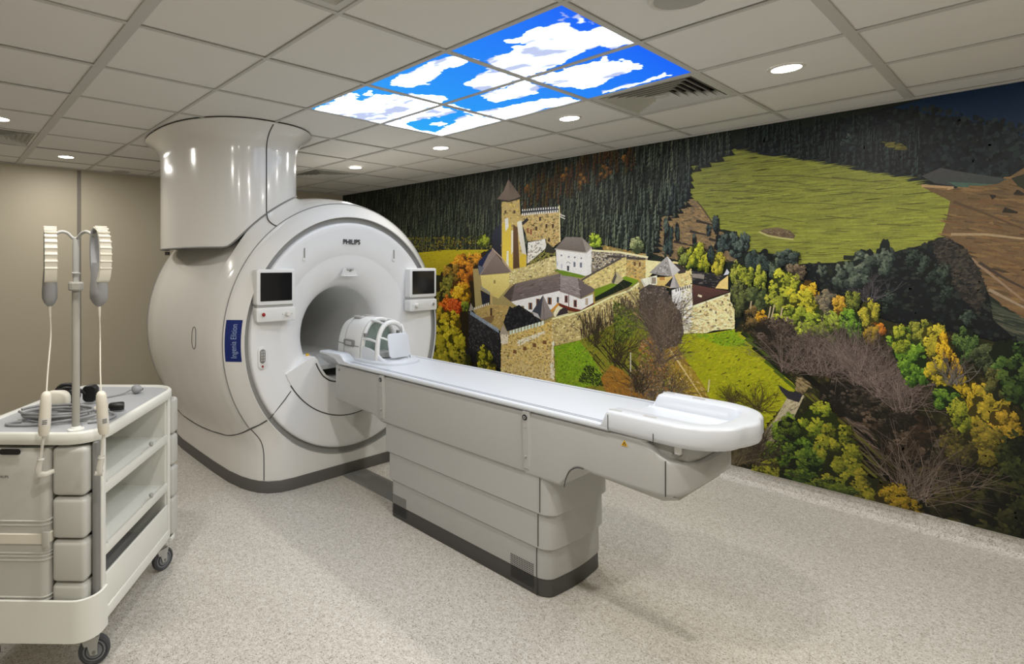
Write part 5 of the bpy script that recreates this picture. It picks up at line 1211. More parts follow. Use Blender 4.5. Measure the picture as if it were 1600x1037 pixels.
    windows([(-2.859, 1.633), (-2.784, 1.620), (-2.724, 1.614), (-2.661, 1.605)], 0.014, 0.014, (84, 90, 104)); windows([(-2.727, 1.550), (-2.664, 1.545)], 0.020, 0.044, (90, 96, 110)); windows([(-2.791, 1.515)], 0.022, 0.046, (60, 60, 66)); windows([(-2.856, 1.533), (-2.902, 1.556)], 0.012, 0.04, (150, 156, 166)); line([(-2.810, 1.562), (-2.791, 1.574), (-2.765, 1.556)], 0.008, (140, 140, 146))
    poly([(-2.929, 1.502), (-2.849, 1.497), (-2.621, 1.448), (-2.658, 1.430), (-2.849, 1.450)], (88, 112, 30))
    crown([(-2.537, 1.758), (-2.478, 1.756), (-2.537, 1.819)], 110, (80, 100, 24), (136, 156, 44), (184, 194, 66)); 
    tex([(-2.466, 1.711), (-2.147, 1.640), (-2.095, 1.618), (-2.420, 1.666)], 90, 0.026, 0.018, [(150, 110, 50), (110, 96, 50), (90, 90, 60), (170, 150, 90)], 0, 1)
    crown([(-2.162, 1.703), (-2.105, 1.702), (-2.162, 1.777)], 90, (60, 70, 44), (110, 118, 80), (150, 154, 110))
    # ruins and inner walls
    poly([(-2.560, 1.680), (-2.420, 1.660), (-2.085, 1.608), (-2.075, 1.577), (-2.253, 1.588), (-2.297, 1.599), (-2.560, 1.466)], (150, 140, 118), (120, 110, 92)); tex([(-2.560, 1.668), (-2.420, 1.660), (-2.085, 1.603), (-2.253, 1.583), (-2.297, 1.599), (-2.560, 1.477)], 150, 0.018, 0.014, [(60, 58, 60), (176, 168, 150), (100, 92, 82), (40, 40, 44), (196, 190, 176)], 0.2)
    line([(-2.560, 1.674), (-2.308, 1.653), (-2.075, 1.608)], 0.016, (192, 186, 150)); line([(-2.420, 1.622), (-2.095, 1.592)], 0.020, (60, 54, 50))
    inner = [(-2.658, 1.408), (-2.297, 1.604), (-2.253, 1.609), (-2.253, 1.449), (-2.380, 1.387), (-2.537, 1.338)]
    poly(inner, (186, 172, 112), (176, 160, 104)); tex(inner, 120, 0.022, 0.014, [(200, 186, 130), (166, 152, 100), (146, 134, 88)], 0.4)
    line([(-2.658, 1.408), (-2.560, 1.466), (-2.297, 1.604)], 0.016, (70, 64, 60))
    poly([(-2.253, 1.588), (-2.080, 1.587), (-2.080, 1.432), (-2.147, 1.409), (-2.253, 1.449)], (176, 150, 88), (164, 136, 76)); tex([(-2.253, 1.588), (-2.080, 1.587), (-2.080, 1.432), (-2.253, 1.449)], 80, 0.016, 0.014, STONE, 0); windows([(-2.183, 1.556), (-2.142, 1.551)], 0.016, 0.034, (90, 66, 40))
    poly([(-2.095, 1.587), (-1.994, 1.576), (-1.926, 1.566), (-2.044, 1.474), (-2.095, 1.431)], (196, 186, 140)); 
    poly([(-2.537, 1.332), (-2.391, 1.387), (-2.258, 1.454), (-2.147, 1.420), (-2.199, 1.376), (-2.248, 1.364), (-2.531, 1.226)], (100, 124, 26), (84, 108, 22)); poly([(-2.531, 1.265), (-2.352, 1.366), (-2.286, 1.427), (-2.199, 1.397), (-2.231, 1.365), (-2.531, 1.226)], (20, 28, 16))
    poly([(-2.386, 1.392), (-2.352, 1.469), (-2.330, 1.491), (-2.297, 1.448), (-2.275, 1.427), (-2.330, 1.383)], (150, 142, 112)); poly([(-2.380, 1.403), (-2.346, 1.485), (-2.335, 1.448), (-2.363, 1.382)], (70, 66, 60)); line([(-2.352, 1.513), (-2.346, 1.469)], 0.008, (90, 80, 60))
    # front curtain wall
    cw_ = [(-2.956, 1.042), (-2.670, 1.127), (-2.363, 1.284), (-2.231, 1.333), (-2.147, 1.399), (-2.142, 1.210), (-2.226, 1.131), (-2.352, 1.057), (-2.478, 0.974), (-2.677, 0.875), (-2.936, 0.793)]
    poly(cw_, (176, 162, 108), (158, 142, 92)); tex(cw_, 420, 0.020, 0.016, [(190, 176, 124), (150, 136, 90), (128, 112, 74), (200, 188, 140), (110, 98, 66)], 0.3)
    nxt()
    for i in range(140):
        x, z = rand_in([(-2.689, 1.109), (-2.226, 1.312), (-2.173, 1.251), (-2.335, 1.090), (-2.658, 0.905)]); line([(x, z), (x+rm.uniform(-0.02, 0.02), z-rm.uniform(0.04, 0.12))], 0.007, rm.choice([(70, 60, 44), (90, 76, 50), (56, 50, 40)]), i % 4)
    nxt(4)
    line([(-2.956, 1.042), (-2.670, 1.127), (-2.363, 1.284), (-2.231, 1.333), (-2.147, 1.399)], 0.014, (206, 192, 146))
    # left court and dark outer wall
    poly([(-3.922, 1.062), (-3.688, 1.137), (-3.445, 1.132), (-3.516, 0.965), (-3.565, 0.876), (-3.697, 0.924), (-3.852, 0.999)], (150, 128, 78), (140, 118, 70)); tex([(-3.922, 1.062), (-3.688, 1.137), (-3.445, 1.132), (-3.516, 0.965), (-3.565, 0.876), (-3.697, 0.924), (-3.852, 0.999)], 110, 0.016, 0.012, STONE, 0.2)
    poly([(-3.817, 0.981), (-3.622, 1.029), (-3.663, 0.947), (-3.714, 0.929)], (104, 84, 54)); windows([(-3.672, 1.059)], 0.026, 0.08, (60, 46, 34)); windows([(-3.672, 1.191)], 0.03, 0.10, (160, 140, 92))
    crenels([(-3.905, 1.063)][0], [(-3.697, 1.130)][0], 8, 0.026, 0.018, (170, 166, 150))
    poly([(-3.977, 1.024), (-3.565, 0.850), (-3.549, 0.487), (-3.808, 0.495), (-4.106, 0.516), (-3.977, 0.664)], (38, 38, 42), (22, 22, 24)); tex([(-3.977, 1.024), (-3.565, 0.850), (-3.549, 0.487), (-3.808, 0.495), (-3.977, 0.664)], 300, 0.020, 0.022, [(52, 52, 56), (28, 28, 30), (66, 64, 62), (18, 18, 20)], 0, 1)
    crenels([(-3.958, 1.011)][0], [(-3.573, 0.849)][0], 18, 0.042, 0.018, (120, 134, 150)); 
    poly([(-3.949, 1.136), (-3.977, 1.045), (-3.896, 1.064)], (128, 122, 116)); 
    poly([(-3.516, 0.965), (-3.437, 1.132), (-3.398, 1.109), (-3.329, 1.152), (-3.181, 1.080), (-3.053, 1.010), (-3.469, 0.879)], (22, 22, 26)); tex([(-3.516, 0.965), (-3.437, 1.120), (-3.329, 1.139), (-3.181, 1.074), (-3.067, 1.009), (-3.461, 0.893)], 90, 0.022, 0.022, [(34, 34, 38), (14, 14, 16), (44, 44, 48)], 0, 1)
    # front bastion
    bas = [(-3.540, 0.840), (-3.461, 0.841), (-3.039, 0.987), (-2.956, 1.036), (-2.936, 0.763), (-2.909, 0.440), (-3.053, 0.403), (-3.549, 0.395)]
    poly(bas, (176, 152, 88), (170, 154, 112)); tex(bas, 620, 0.018, 0.016, [(190, 166, 96), (150, 128, 72), (132, 112, 70), (200, 180, 120), (116, 98, 62), (180, 150, 70)], 0.25)
    tex([(-3.360, 0.794), (-3.039, 0.920), (-3.039, 0.890), (-3.329, 0.747)], 60, 0.022, 0.010, [(206, 198, 180), (190, 180, 156)], 0.3)
    crenels([(-3.445, 0.843)][0], [(-3.039, 0.981)][0], 11, 0.040, 0.028, (176, 186, 172)); windows([(-3.375, 0.684), (-3.258, 0.730), (-3.148, 0.774), (-3.035, 0.815)], 0.040, 0.036, (96, 66, 42)); tex([(-2.949, 1.006), (-2.916, 0.498), (-2.983, 0.475), (-2.956, 0.791)], 40, 0.014, 0.03, [(206, 196, 176), (186, 172, 140)], 0)
    poly([(-3.524, 0.939), (-3.565, 0.837), (-3.445, 0.849)], (140, 130, 118)); poly([(-3.557, 0.838), (-3.453, 0.848), (-3.461, 0.757), (-3.540, 0.735)], (190, 180, 160)); tex([(-3.557, 0.838), (-3.453, 0.848), (-3.461, 0.757), (-3.540, 0.735)], 20, 0.012, 0.014, [(206, 200, 186), (160, 148, 126)])
    poly([(-3.053, 1.259), (-3.181, 1.086), (-3.109, 1.042), (-3.039, 1.023), (-2.943, 1.073)], (122, 114, 112), (108, 100, 98)); poly([(-3.053, 1.259), (-3.081, 1.032), (-3.181, 1.086)], (50, 52, 60)); line([(-3.053, 1.259), (-3.039, 1.023)], 0.008, (90, 84, 84)); poly([(-3.181, 1.098), (-3.109, 1.079), (-3.081, 1.032), (-3.152, 1.057)], (150, 148, 148))
    # round bastion at the right
    poly([(-1.916, 1.566), (-1.878, 1.576), (-1.804, 1.561), (-1.749, 1.517), (-1.744, 1.390), (-1.831, 1.373), (-1.897, 1.385)], (196, 180, 126), (176, 158, 104)); poly([(-1.888, 1.561), (-1.831, 1.551), (-1.785, 1.517), (-1.794, 1.487), (-1.841, 1.477), (-1.869, 1.516)], (52, 46, 44))
    tex([(-1.831, 1.467), (-1.749, 1.497), (-1.749, 1.400), (-1.831, 1.378)], 50, 0.014, 0.012, [(206, 192, 142), (160, 144, 98)])
    poly([(-2.075, 1.442), (-1.893, 1.456), (-1.902, 1.365), (-1.965, 1.383), (-2.075, 1.370)], (184, 164, 104), (170, 146, 84)); poly([(-2.136, 1.430), (-2.004, 1.464), (-2.004, 1.392), (-2.105, 1.369)], (196, 192, 176)); windows([(-2.029, 1.422)], 0.034, 0.05, (120, 112, 100)); windows([(-1.965, 1.439)], 0.04, 0.025, (150, 110, 60)); poly([(-1.945, 1.384), (-1.883, 1.456), (-1.897, 1.370)], (36, 34, 34))
    poly([(-1.926, 1.616), (-2.065, 1.484), (-1.975, 1.464), (-1.888, 1.456)], (140, 138, 136), (122, 118, 116)); poly([(-1.926, 1.616), (-1.888, 1.456), (-1.831, 1.506), (-1.878, 1.556)], (186, 184, 182), (160, 158, 158)); poly([(-1.878, 1.476), (-1.907, 1.365), (-1.831, 1.373)], (150, 146, 146)); poly([(-1.878, 1.476), (-1.859, 1.372), (-1.831, 1.373)], (126, 122, 122))
    tex([(-1.936, 1.586), (-2.034, 1.484), (-1.907, 1.466)], 30, 0.014, 0.012, [(110, 108, 108), (160, 158, 156)], 0.5)
    tw = [(-1.893, 1.351), (-1.749, 1.400), (-1.740, 1.225), (-1.753, 1.048), (-1.804, 1.024), (-1.822, 1.170), (-1.893, 1.255)]
    poly(tw, (200, 204, 212), (196, 194, 180)); tex([(-1.822, 1.368), (-1.749, 1.390), (-1.740, 1.225), (-1.753, 1.048), (-1.804, 1.024), (-1.822, 1.170)], 140, 0.014, 0.014, [(206, 200, 176), (170, 160, 128), (220, 216, 204), (150, 138, 108)], 0)
    crenels([(-1.869, 1.336)][0], [(-1.753, 1.375)][0], 7, 0.022, 0.008, (60, 60, 66))
    poly([(-1.744, 1.502), (-1.532, 1.481), (-1.499, 1.444), (-1.583, 1.372), (-1.744, 1.400)], (34, 34, 38), (24, 22, 24)); tex([(-1.744, 1.497), (-1.540, 1.476), (-1.591, 1.381), (-1.740, 1.405)], 40, 0.03, 0.008, [(58, 56, 58), (20, 18, 20), (90, 84, 80)], -0.1); poly([(-1.744, 1.483), (-1.660, 1.474), (-1.664, 1.441), (-1.744, 1.454)], (116, 110, 104))
    poly([(-1.744, 1.400), (-1.583, 1.372), (-1.487, 1.356), (-1.625, 1.299), (-1.740, 1.235)], (78, 52, 46), (50, 34, 32)); line([(-1.704, 1.319), (-1.678, 1.310)], 0.016, (190, 180, 160))
    fw_ = [(-1.744, 1.229), (-1.462, 1.353), (-1.462, 1.090), (-1.600, 1.063), (-1.651, 1.039), (-1.813, 1.023), (-1.753, 1.048)]
    poly(fw_, (196, 180, 128), (204, 194, 156)); tex(fw_, 260, 0.020, 0.016, [(206, 192, 142), (176, 160, 112), (214, 204, 166), (160, 144, 100)], 0.2); line([(-1.744, 1.229), (-1.462, 1.353)], 0.014, (214, 200, 160))
    windows([(-1.686, 1.199), (-1.583, 1.197), (-1.516, 1.220), (-1.583, 1.140), (-1.643, 1.240), (-1.540, 1.275), (-1.491, 1.259)], 0.010, 0.018, (96, 80, 60))
    poly([(-1.587, 1.376), (-1.557, 1.424), (-1.503, 1.472), (-1.503, 1.370)], (190, 168, 106)); poly([(-1.511, 1.519), (-1.532, 1.472), (-1.487, 1.482)], (170, 174, 184)); poly([(-1.475, 1.352), (-1.446, 1.367), (-1.450, 1.289), (-1.466, 1.279)], (196, 180, 134)); poly([(-1.458, 1.408), (-1.487, 1.352), (-1.430, 1.363)], (160, 164, 176)); poly([(-1.458, 1.408), (-1.454, 1.358), (-1.430, 1.363)], (130, 132, 144))
    # --- slopes in front of the castle
    slope = [(-2.936, 0.787), (-2.677, 0.875), (-2.478, 0.974), (-2.352, 1.057), (-2.147, 1.210), (-1.945, 1.111), (-1.813, 1.023), (-1.850, 0.820), (-1.897, 0.112), (-2.916, -0.156), (-2.922, 0.438)]
    poly(slope, (104, 112, 30), (110, 92, 36)); tex(slope, 900, 0.024, 0.014, [(110, 124, 30), (84, 96, 28), (124, 116, 40), (66, 74, 28), (132, 104, 40), (96, 84, 44)], 0.6, 0.6)
    g1 = [(-2.929, 0.788), (-2.677, 0.869), (-2.566, 0.752), (-2.478, 0.625), (-2.420, 0.524), (-2.689, 0.449), (-2.909, 0.464)]
    poly(g1, (98, 132, 22), (104, 124, 24)); tex(g1, 420, 0.018, 0.012, [(110, 150, 26), (82, 116, 20), (126, 152, 34), (70, 100, 24), (120, 128, 40)], 0.8, 0.5)
    tex([(-2.615, 0.660), (-2.537, 0.660), (-2.374, 0.510), (-2.597, 0.493), (-2.689, 0.501)], 220, 0.018, 0.010, [(40, 50, 22), (28, 36, 18), (60, 72, 26), (20, 24, 14)], -0.7, 0.3)
    tex([(-2.363, 1.241), (-2.226, 1.184), (-2.147, 1.069), (-2.226, 0.929), (-2.352, 0.861)], 240, 0.016, 0.020, [(60, 74, 26), (84, 96, 30), (44, 54, 22), (104, 116, 38)], 1.0, 0.5)
    poly([(-2.226, 1.195), (-2.147, 1.173), (-2.044, 1.052), (-2.085, 1.022), (-2.157, 1.094)], (96, 116, 30)); line([(-2.189, 1.160), (-2.121, 1.097), (-2.049, 1.030)], 0.020, (176, 150, 92))
    for i in range(26):
        x, z = rand_in([(-2.627, 0.857), (-2.478, 0.957), (-2.199, 0.773), (-2.226, 0.504), (-2.478, 0.625)]); l = rm.uniform(0.10, 0.26)
        line([(x, z), (x+l*0.72, z-l*0.7)], rm.uniform(0.006, 0.016), (34, 36, 18), i % 4, 0.004)
    nxt(4)
    poly([(-2.374, 0.695), (-2.280, 0.666), (-2.147, 0.544), (-1.994, 0.393), (-2.363, 0.316), (-2.478, 0.569)], (132, 94, 34), (120, 80, 32)); tex([(-2.420, 0.678), (-2.280, 0.666), (-2.147, 0.544), (-1.994, 0.393), (-2.363, 0.316), (-2.478, 0.569)], 160, 0.022, 0.010, [(140, 100, 36), (110, 84, 36), (90, 70, 36), (150, 116, 44)], -0.6, 0.3)
    tex([(-2.147, 0.911), (-1.970, 1.033), (-1.841, 0.921), (-1.850, 0.721), (-1.994, 0.597), (-2.147, 0.675)], 330, 0.018, 0.016, [(140, 110, 64), (120, 82, 36), (156, 130, 92), (96, 74, 44), (150, 92, 34)], 0, 1)
    lawn = [(-1.850, 0.895), (-1.804, 1.019), (-1.651, 1.034), (-1.462, 1.085), (-1.399, 1.073), (-1.148, 0.807), (-1.098, 0.725), (-1.209, 0.534), (-1.340, 0.281), (-1.583, 0.100), (-1.945, 0.100), (-1.994, 0.597), (-1.897, 0.714)]
    poly(lawn, (132, 136, 18), (124, 126, 22)); tex(lawn, 1500, 0.026, 0.010, [(144, 146, 22), (120, 128, 18), (152, 150, 30), (108, 116, 20), (136, 128, 30)], 0.5, 0.5, 0.12)
    tex([(-1.735, 1.021), (-1.625, 1.032), (-1.458, 1.081), (-1.379, 0.975), (-1.540, 0.956)], 200, 0.020, 0.010, [(100, 132, 22), (124, 144, 26), (90, 118, 20)], 0.5)
    poly([(-1.970, 0.880), (-1.841, 0.896), (-1.669, 0.653), (-1.583, 0.431), (-1.713, 0.451), (-1.897, 0.613)], (134, 108, 36), (124, 112, 36)); tex([(-1.970, 0.880), (-1.841, 0.896), (-1.669, 0.653), (-1.583, 0.431), (-1.713, 0.451), (-1.897, 0.613)], 260, 0.022, 0.010, [(150, 116, 44), (120, 96, 34), (132, 124, 34), (170, 150, 100), (110, 84, 34)], -0.7, 0.4)
    line([(-1.907, 0.888), (-1.827, 0.774), (-1.735, 0.641), (-1.647, 0.513)], 0.014, (180, 160, 110), 0, 0.006)
    nxt()
    for i in range(46):
        x, z = rand_in([(-1.450, 1.077), (-1.379, 1.075), (-1.133, 0.796), (-1.119, 0.721), (-1.198, 0.777), (-1.302, 0.912)]); l = rm.uniform(0.10, 0.30)
        line([(x, z), (x+l*0.78, z-l*0.66)], rm.uniform(0.010, 0.026), rm.choice([(34, 44, 16), (22, 28, 12), (60, 74, 20)]), i % 5, 0.006)
    nxt(5)
    # --- bare thicket under the round bastion
    poly([(-2.136, 1.347), (-2.065, 1.391), (-1.945, 1.374), (-1.888, 1.266), (-1.822, 1.160), (-1.804, 1.024), (-1.850, 0.920), (-1.994, 0.877), (-2.085, 1.038), (-2.147, 1.189)], (58, 52, 50), (74, 62, 48)); tex([(-2.147, 1.357), (-1.945, 1.384), (-1.813, 1.161), (-1.813, 0.949), (-1.975, 0.854), (-2.126, 1.149)], 360, 0.012, 0.016, [(80, 72, 70), (50, 44, 44), (104, 94, 88), (36, 32, 32), (120, 106, 90)], 0, 1)
    for a, r_, n in (([(-2.034, 1.027)], 0.44, 60), ([(-1.945, 0.934)], 0.40, 50), ([(-1.985, 0.751)], 0.34, 46), ([(-2.070, 0.481)], 0.36, 50), ([(-1.921, 0.483)], 0.30, 40)): bush(a[0], r_, n, (128, 112, 96), 0.006, 1.1)
    tex([(-2.226, 0.663), (-1.945, 0.807), (-1.850, 0.522), (-1.945, 0.302), (-2.226, 0.291)], 330, 0.014, 0.016, [(110, 92, 66), (86, 70, 50), (134, 116, 84), (60, 50, 38), (120, 84, 40)], 0, 1)
    for a, r_, n in (([(-2.537, 0.840)], 0.34, 26), ([(-2.335, 0.701)], 0.42, 30), ([(-2.147, 0.508)], 0.24, 26)): bush(a[0], r_, n, (60, 52, 36), 0.006, 0.55)
    line([(-2.215, 0.824), (-2.215, 0.665)], 0.010, (160, 156, 140)); line([(-1.625, 0.698), (-1.634, 0.601)], 0.010, (170, 160, 110))
    for a, r_ in (([(-1.479, 0.556)], 0.14), ([(-1.321, 0.533)], 0.24), ([(-1.387, 0.292)], 0.20)): bush(a[0], r_, 40, (92, 84, 40), 0.004, 1.2)
    # --- path and lower right woods
    wood = [(-1.458, 1.076), (-1.340, 1.295), (-1.119, 1.478), (-0.918, 1.317), (-0.617, 1.198), (-0.354, 1.167), (-0.122, 1.105), (1.252, 0.812), (1.252, -1.408), (0.084, -0.007), (-0.122, 0.094), (-0.617, 0.088), (-1.085, 0.087), (-1.669, 0.091), (-1.669, 0.172), (-1.340, 0.281), (-1.209, 0.534), (-1.098, 0.725), (-1.148, 0.807), (-1.379, 1.066)]
    poly(wood, (34, 34, 18), (20, 22, 12)); tex(wood, 2600, 0.026, 0.022, [(44, 44, 22), (26, 26, 14), (56, 56, 26), (16, 16, 10), (38, 30, 20), (62, 54, 28)], 0, 1.2)
    poly([(-1.583, 0.195), (-1.458, 0.274), (-1.340, 0.304), (-1.209, 0.521), (-1.119, 0.695), (-1.085, 0.646), (-1.155, 0.459), (-1.264, 0.279), (-1.399, 0.143), (-1.499, 0.077), (-1.669, 0.091)], (112, 106, 34), (92, 84, 36))
    path = [(-1.133, 0.693), (-1.057, 0.686), (-1.119, 0.510), (-1.220, 0.343), (-1.340, 0.205), (-1.418, 0.138), (-1.499, 0.133), (-1.340, 0.304), (-1.220, 0.488)]
    poly(path, (150, 142, 116), (140, 130, 104)); tex(path, 140, 0.022, 0.008, [(166, 158, 132), (128, 118, 94), (110, 102, 80)], 0.9, 0.4)
    poly([(-1.202, 0.733), (-1.141, 0.700), (-1.064, 0.697), (-1.085, 0.633), (-1.148, 0.647), (-1.184, 0.692)], (36, 34, 40)); poly([(-1.098, 0.793), (-1.043, 0.819), (-1.023, 0.764), (-1.057, 0.698), (-1.105, 0.707)], (110, 96, 66)); tex([(-1.098, 0.802), (-1.037, 0.829), (-1.023, 0.755), (-1.064, 0.697), (-1.105, 0.707)], 40, 0.03, 0.006, [(50, 42, 28), (140, 124, 92)], -0.5, 0.2)
    poly([(-0.918, 0.782), (-0.848, 0.769), (-0.726, 0.531), (-0.697, 0.428), (-0.762, 0.451), (-0.848, 0.591)], (70, 58, 50), (50, 42, 38)); tex([(-0.918, 0.782), (-0.848, 0.769), (-0.726, 0.531), (-0.697, 0.428), (-0.762, 0.451), (-0.848, 0.591)], 90, 0.05, 0.006, [(110, 94, 84), (30, 26, 22), (90, 76, 66)], -0.5, 0.15)
    nxt()
    for i in range(80):
        x, z = rand_in([(-1.119, 0.876), (-0.950, 0.818), (-0.617, 0.334), (-0.508, 0.141), (-0.674, 0.122), (-1.016, 0.596)]); l = rm.uniform(0.12, 0.34)
        line([(x, z), (x+l*0.75, z-l*0.66)], rm.uniform(0.008, 0.022), rm.choice([(16, 14, 8), (10, 10, 6), (76, 74, 26), (60, 52, 34)]), i % 6, 0.005)
    nxt(6)
    # trees right of the castle
    Yd, Ym, Yl = (50, 56, 14), (116, 120, 30), (174, 168, 46)
    Gd, Gm, Gl = (22, 34, 14), (58, 84, 28), (112, 138, 44)
    Bd, Bm, Bl = (14, 20, 20), (34, 46, 44), (66, 78, 70)
    Od, Om, Ol = (80, 56, 12), (156, 116, 26), (200, 156, 44)
    T1 = [([(-1.767, 1.595), (-1.713, 1.595), (-1.767, 1.683)], Gd, (96, 108, 34), Yl), ([(-1.813, 1.605), (-1.776, 1.605), (-1.813, 1.684)], (40, 46, 24), (90, 100, 44), (140, 146, 66)), ([(-1.704, 1.614), (-1.651, 1.613), (-1.704, 1.711)], (60, 70, 16), Ym, (176, 178, 52)), ([(-1.651, 1.575), (-1.608, 1.575), (-1.651, 1.652)], (56, 64, 16), Ym, Yl), ([(-1.566, 1.556), (-1.524, 1.556), (-1.566, 1.641)], (70, 70, 20), (140, 132, 40), (176, 164, 56)),
          ([(-1.617, 1.622), (-1.591, 1.622), (-1.617, 1.689)], Bd, Bm, Bl), ([(-1.356, 1.556), (-1.302, 1.556), (-1.356, 1.655)], Bd, Bm, Bl), ([(-1.283, 1.574), (-1.242, 1.573), (-1.283, 1.663)], Bd, Bm, Bl), ([(-1.148, 1.590), (-1.078, 1.590), (-1.148, 1.651)], Bd, (40, 52, 48), (80, 90, 78)), ([(-1.220, 1.521), (-1.184, 1.521), (-1.220, 1.600)], (24, 32, 28), (54, 66, 54), (92, 102, 82)), ([(-1.098, 1.504), (-1.043, 1.505), (-1.098, 1.556)], (44, 38, 30), (84, 72, 56), (120, 104, 84)),
          ([(-1.458, 1.482), (-1.418, 1.483), (-1.458, 1.565)], (50, 58, 20), (110, 116, 44), (156, 156, 64)), ([(-1.399, 1.456), (-1.340, 1.457), (-1.399, 1.547)], (46, 54, 16), (106, 114, 36), (160, 160, 54)), ([(-1.302, 1.440), (-1.264, 1.441), (-1.302, 1.538)], (46, 54, 16), (108, 116, 36), (160, 160, 54)), ([(-1.418, 1.313), (-1.340, 1.317), (-1.418, 1.446)], (24, 28, 16), (56, 62, 34), (100, 104, 56)), ([(-1.321, 1.273), (-1.246, 1.278), (-1.321, 1.403)], (20, 26, 16), (46, 56, 32), (90, 98, 56)), ([(-1.348, 1.159), (-1.279, 1.164), (-1.348, 1.249)], (26, 22, 14), (60, 50, 30), (110, 90, 50)), ([(-1.298, 1.190), (-1.264, 1.192), (-1.298, 1.234)], Od, Om, Ol),
          ([(-1.169, 1.391), (-1.085, 1.394), (-1.169, 1.521)], (46, 54, 14), (116, 122, 34), (172, 170, 52)), ([(-1.209, 1.258), (-1.133, 1.262), (-1.209, 1.363)], (40, 46, 16), (96, 104, 34), (150, 150, 52)), ([(-1.043, 1.344), (-0.983, 1.347), (-1.043, 1.446)], Od, (150, 126, 28), (196, 164, 44)), ([(-1.064, 1.258), (-0.970, 1.264), (-1.064, 1.386)], (60, 62, 14), (136, 132, 34), (182, 172, 48)), ([(-1.119, 1.160), (-1.030, 1.168), (-1.119, 1.280)], (44, 54, 14), (104, 116, 34), (156, 160, 50)), ([(-0.950, 1.158), (-0.867, 1.165), (-0.950, 1.290)], (44, 54, 16), (104, 116, 40), (150, 158, 58)), ([(-1.016, 1.118), (-0.931, 1.126), (-1.016, 1.228)], (44, 56, 14), (108, 122, 36), (160, 168, 54)),
          ([(-0.934, 1.316), (-0.879, 1.319), (-0.934, 1.390)], (40, 38, 36), (84, 78, 66), (124, 112, 86)), ([(-0.873, 1.287), (-0.835, 1.289), (-0.873, 1.352)], Od, (146, 114, 34), (186, 150, 54)), ([(-0.811, 1.323), (-0.774, 1.325), (-0.811, 1.387)], (36, 44, 18), (84, 92, 34), (136, 136, 52)), ([(-0.811, 1.178), (-0.750, 1.183), (-0.811, 1.274)], (20, 36, 10), (62, 92, 26), (116, 146, 44)), ([(-0.732, 1.240), (-0.686, 1.243), (-0.732, 1.327)], (56, 56, 16), (120, 116, 36), (160, 148, 48)), ([(-0.697, 1.156), (-0.663, 1.159), (-0.697, 1.203)], (90, 50, 14), (160, 96, 28), (196, 128, 40)), ([(-0.726, 1.130), (-0.686, 1.134), (-0.726, 1.193)], (60, 50, 18), (110, 92, 32), (150, 124, 44))]
    for a, d, m_, l in T1: crown(a, 230, d, m_, l, 0.13)
    nxt()
    for a in ([(-1.242, 1.264), (-1.257, 1.166)], [(-1.220, 1.275), (-1.242, 1.159)], [(-1.176, 1.260), (-1.184, 1.198)], [(-1.148, 1.201), (-1.155, 1.140)], [(-1.119, 1.186), (-1.126, 1.125)], [(-1.356, 1.294), (-1.363, 1.239)]): line(a, 0.008, (150, 136, 110))
    # bare brown thickets
    for a, c in (([(-1.209, 1.082), (-1.085, 1.095), (-1.209, 1.188)], (58, 48, 40)), ([(-1.043, 0.993), (-0.918, 1.008), (-1.043, 1.099)], (62, 54, 44)), ([(-0.792, 0.943), (-0.660, 0.962), (-0.792, 1.083)], (60, 52, 50)), ([(-0.631, 0.831), (-0.508, 0.852), (-0.631, 0.939)], (56, 44, 36)), ([(-0.823, 0.717), (-0.674, 0.746), (-0.823, 0.858)], (34, 30, 24)), ([(-0.562, 0.539), (-0.379, 0.584), (-0.562, 0.729)], (44, 34, 24)), ([(-0.617, 0.680), (-0.508, 0.702), (-0.617, 0.795)], (30, 26, 20)), ([(-0.404, 0.359), (-0.258, 0.403), (-0.404, 0.541)], (32, 30, 20))):
        crown(a, 240, mixc(c, (14, 12, 10), 0.6), c, mixc(c, (150, 134, 120), 0.35), 0.09)
    for a, r_, n in (([(-1.119, 0.833)], 0.42, 46), ([(-0.983, 0.833)], 0.40, 46), ([(-0.854, 0.894)], 0.34, 70), ([(-0.756, 0.809)], 0.36, 80), ([(-0.660, 0.748)], 0.34, 60), ([(-0.589, 0.685)], 0.28, 40)): bush(a[0], r_, n, (140, 124, 118), 0.0045, 1.0, -0.2)
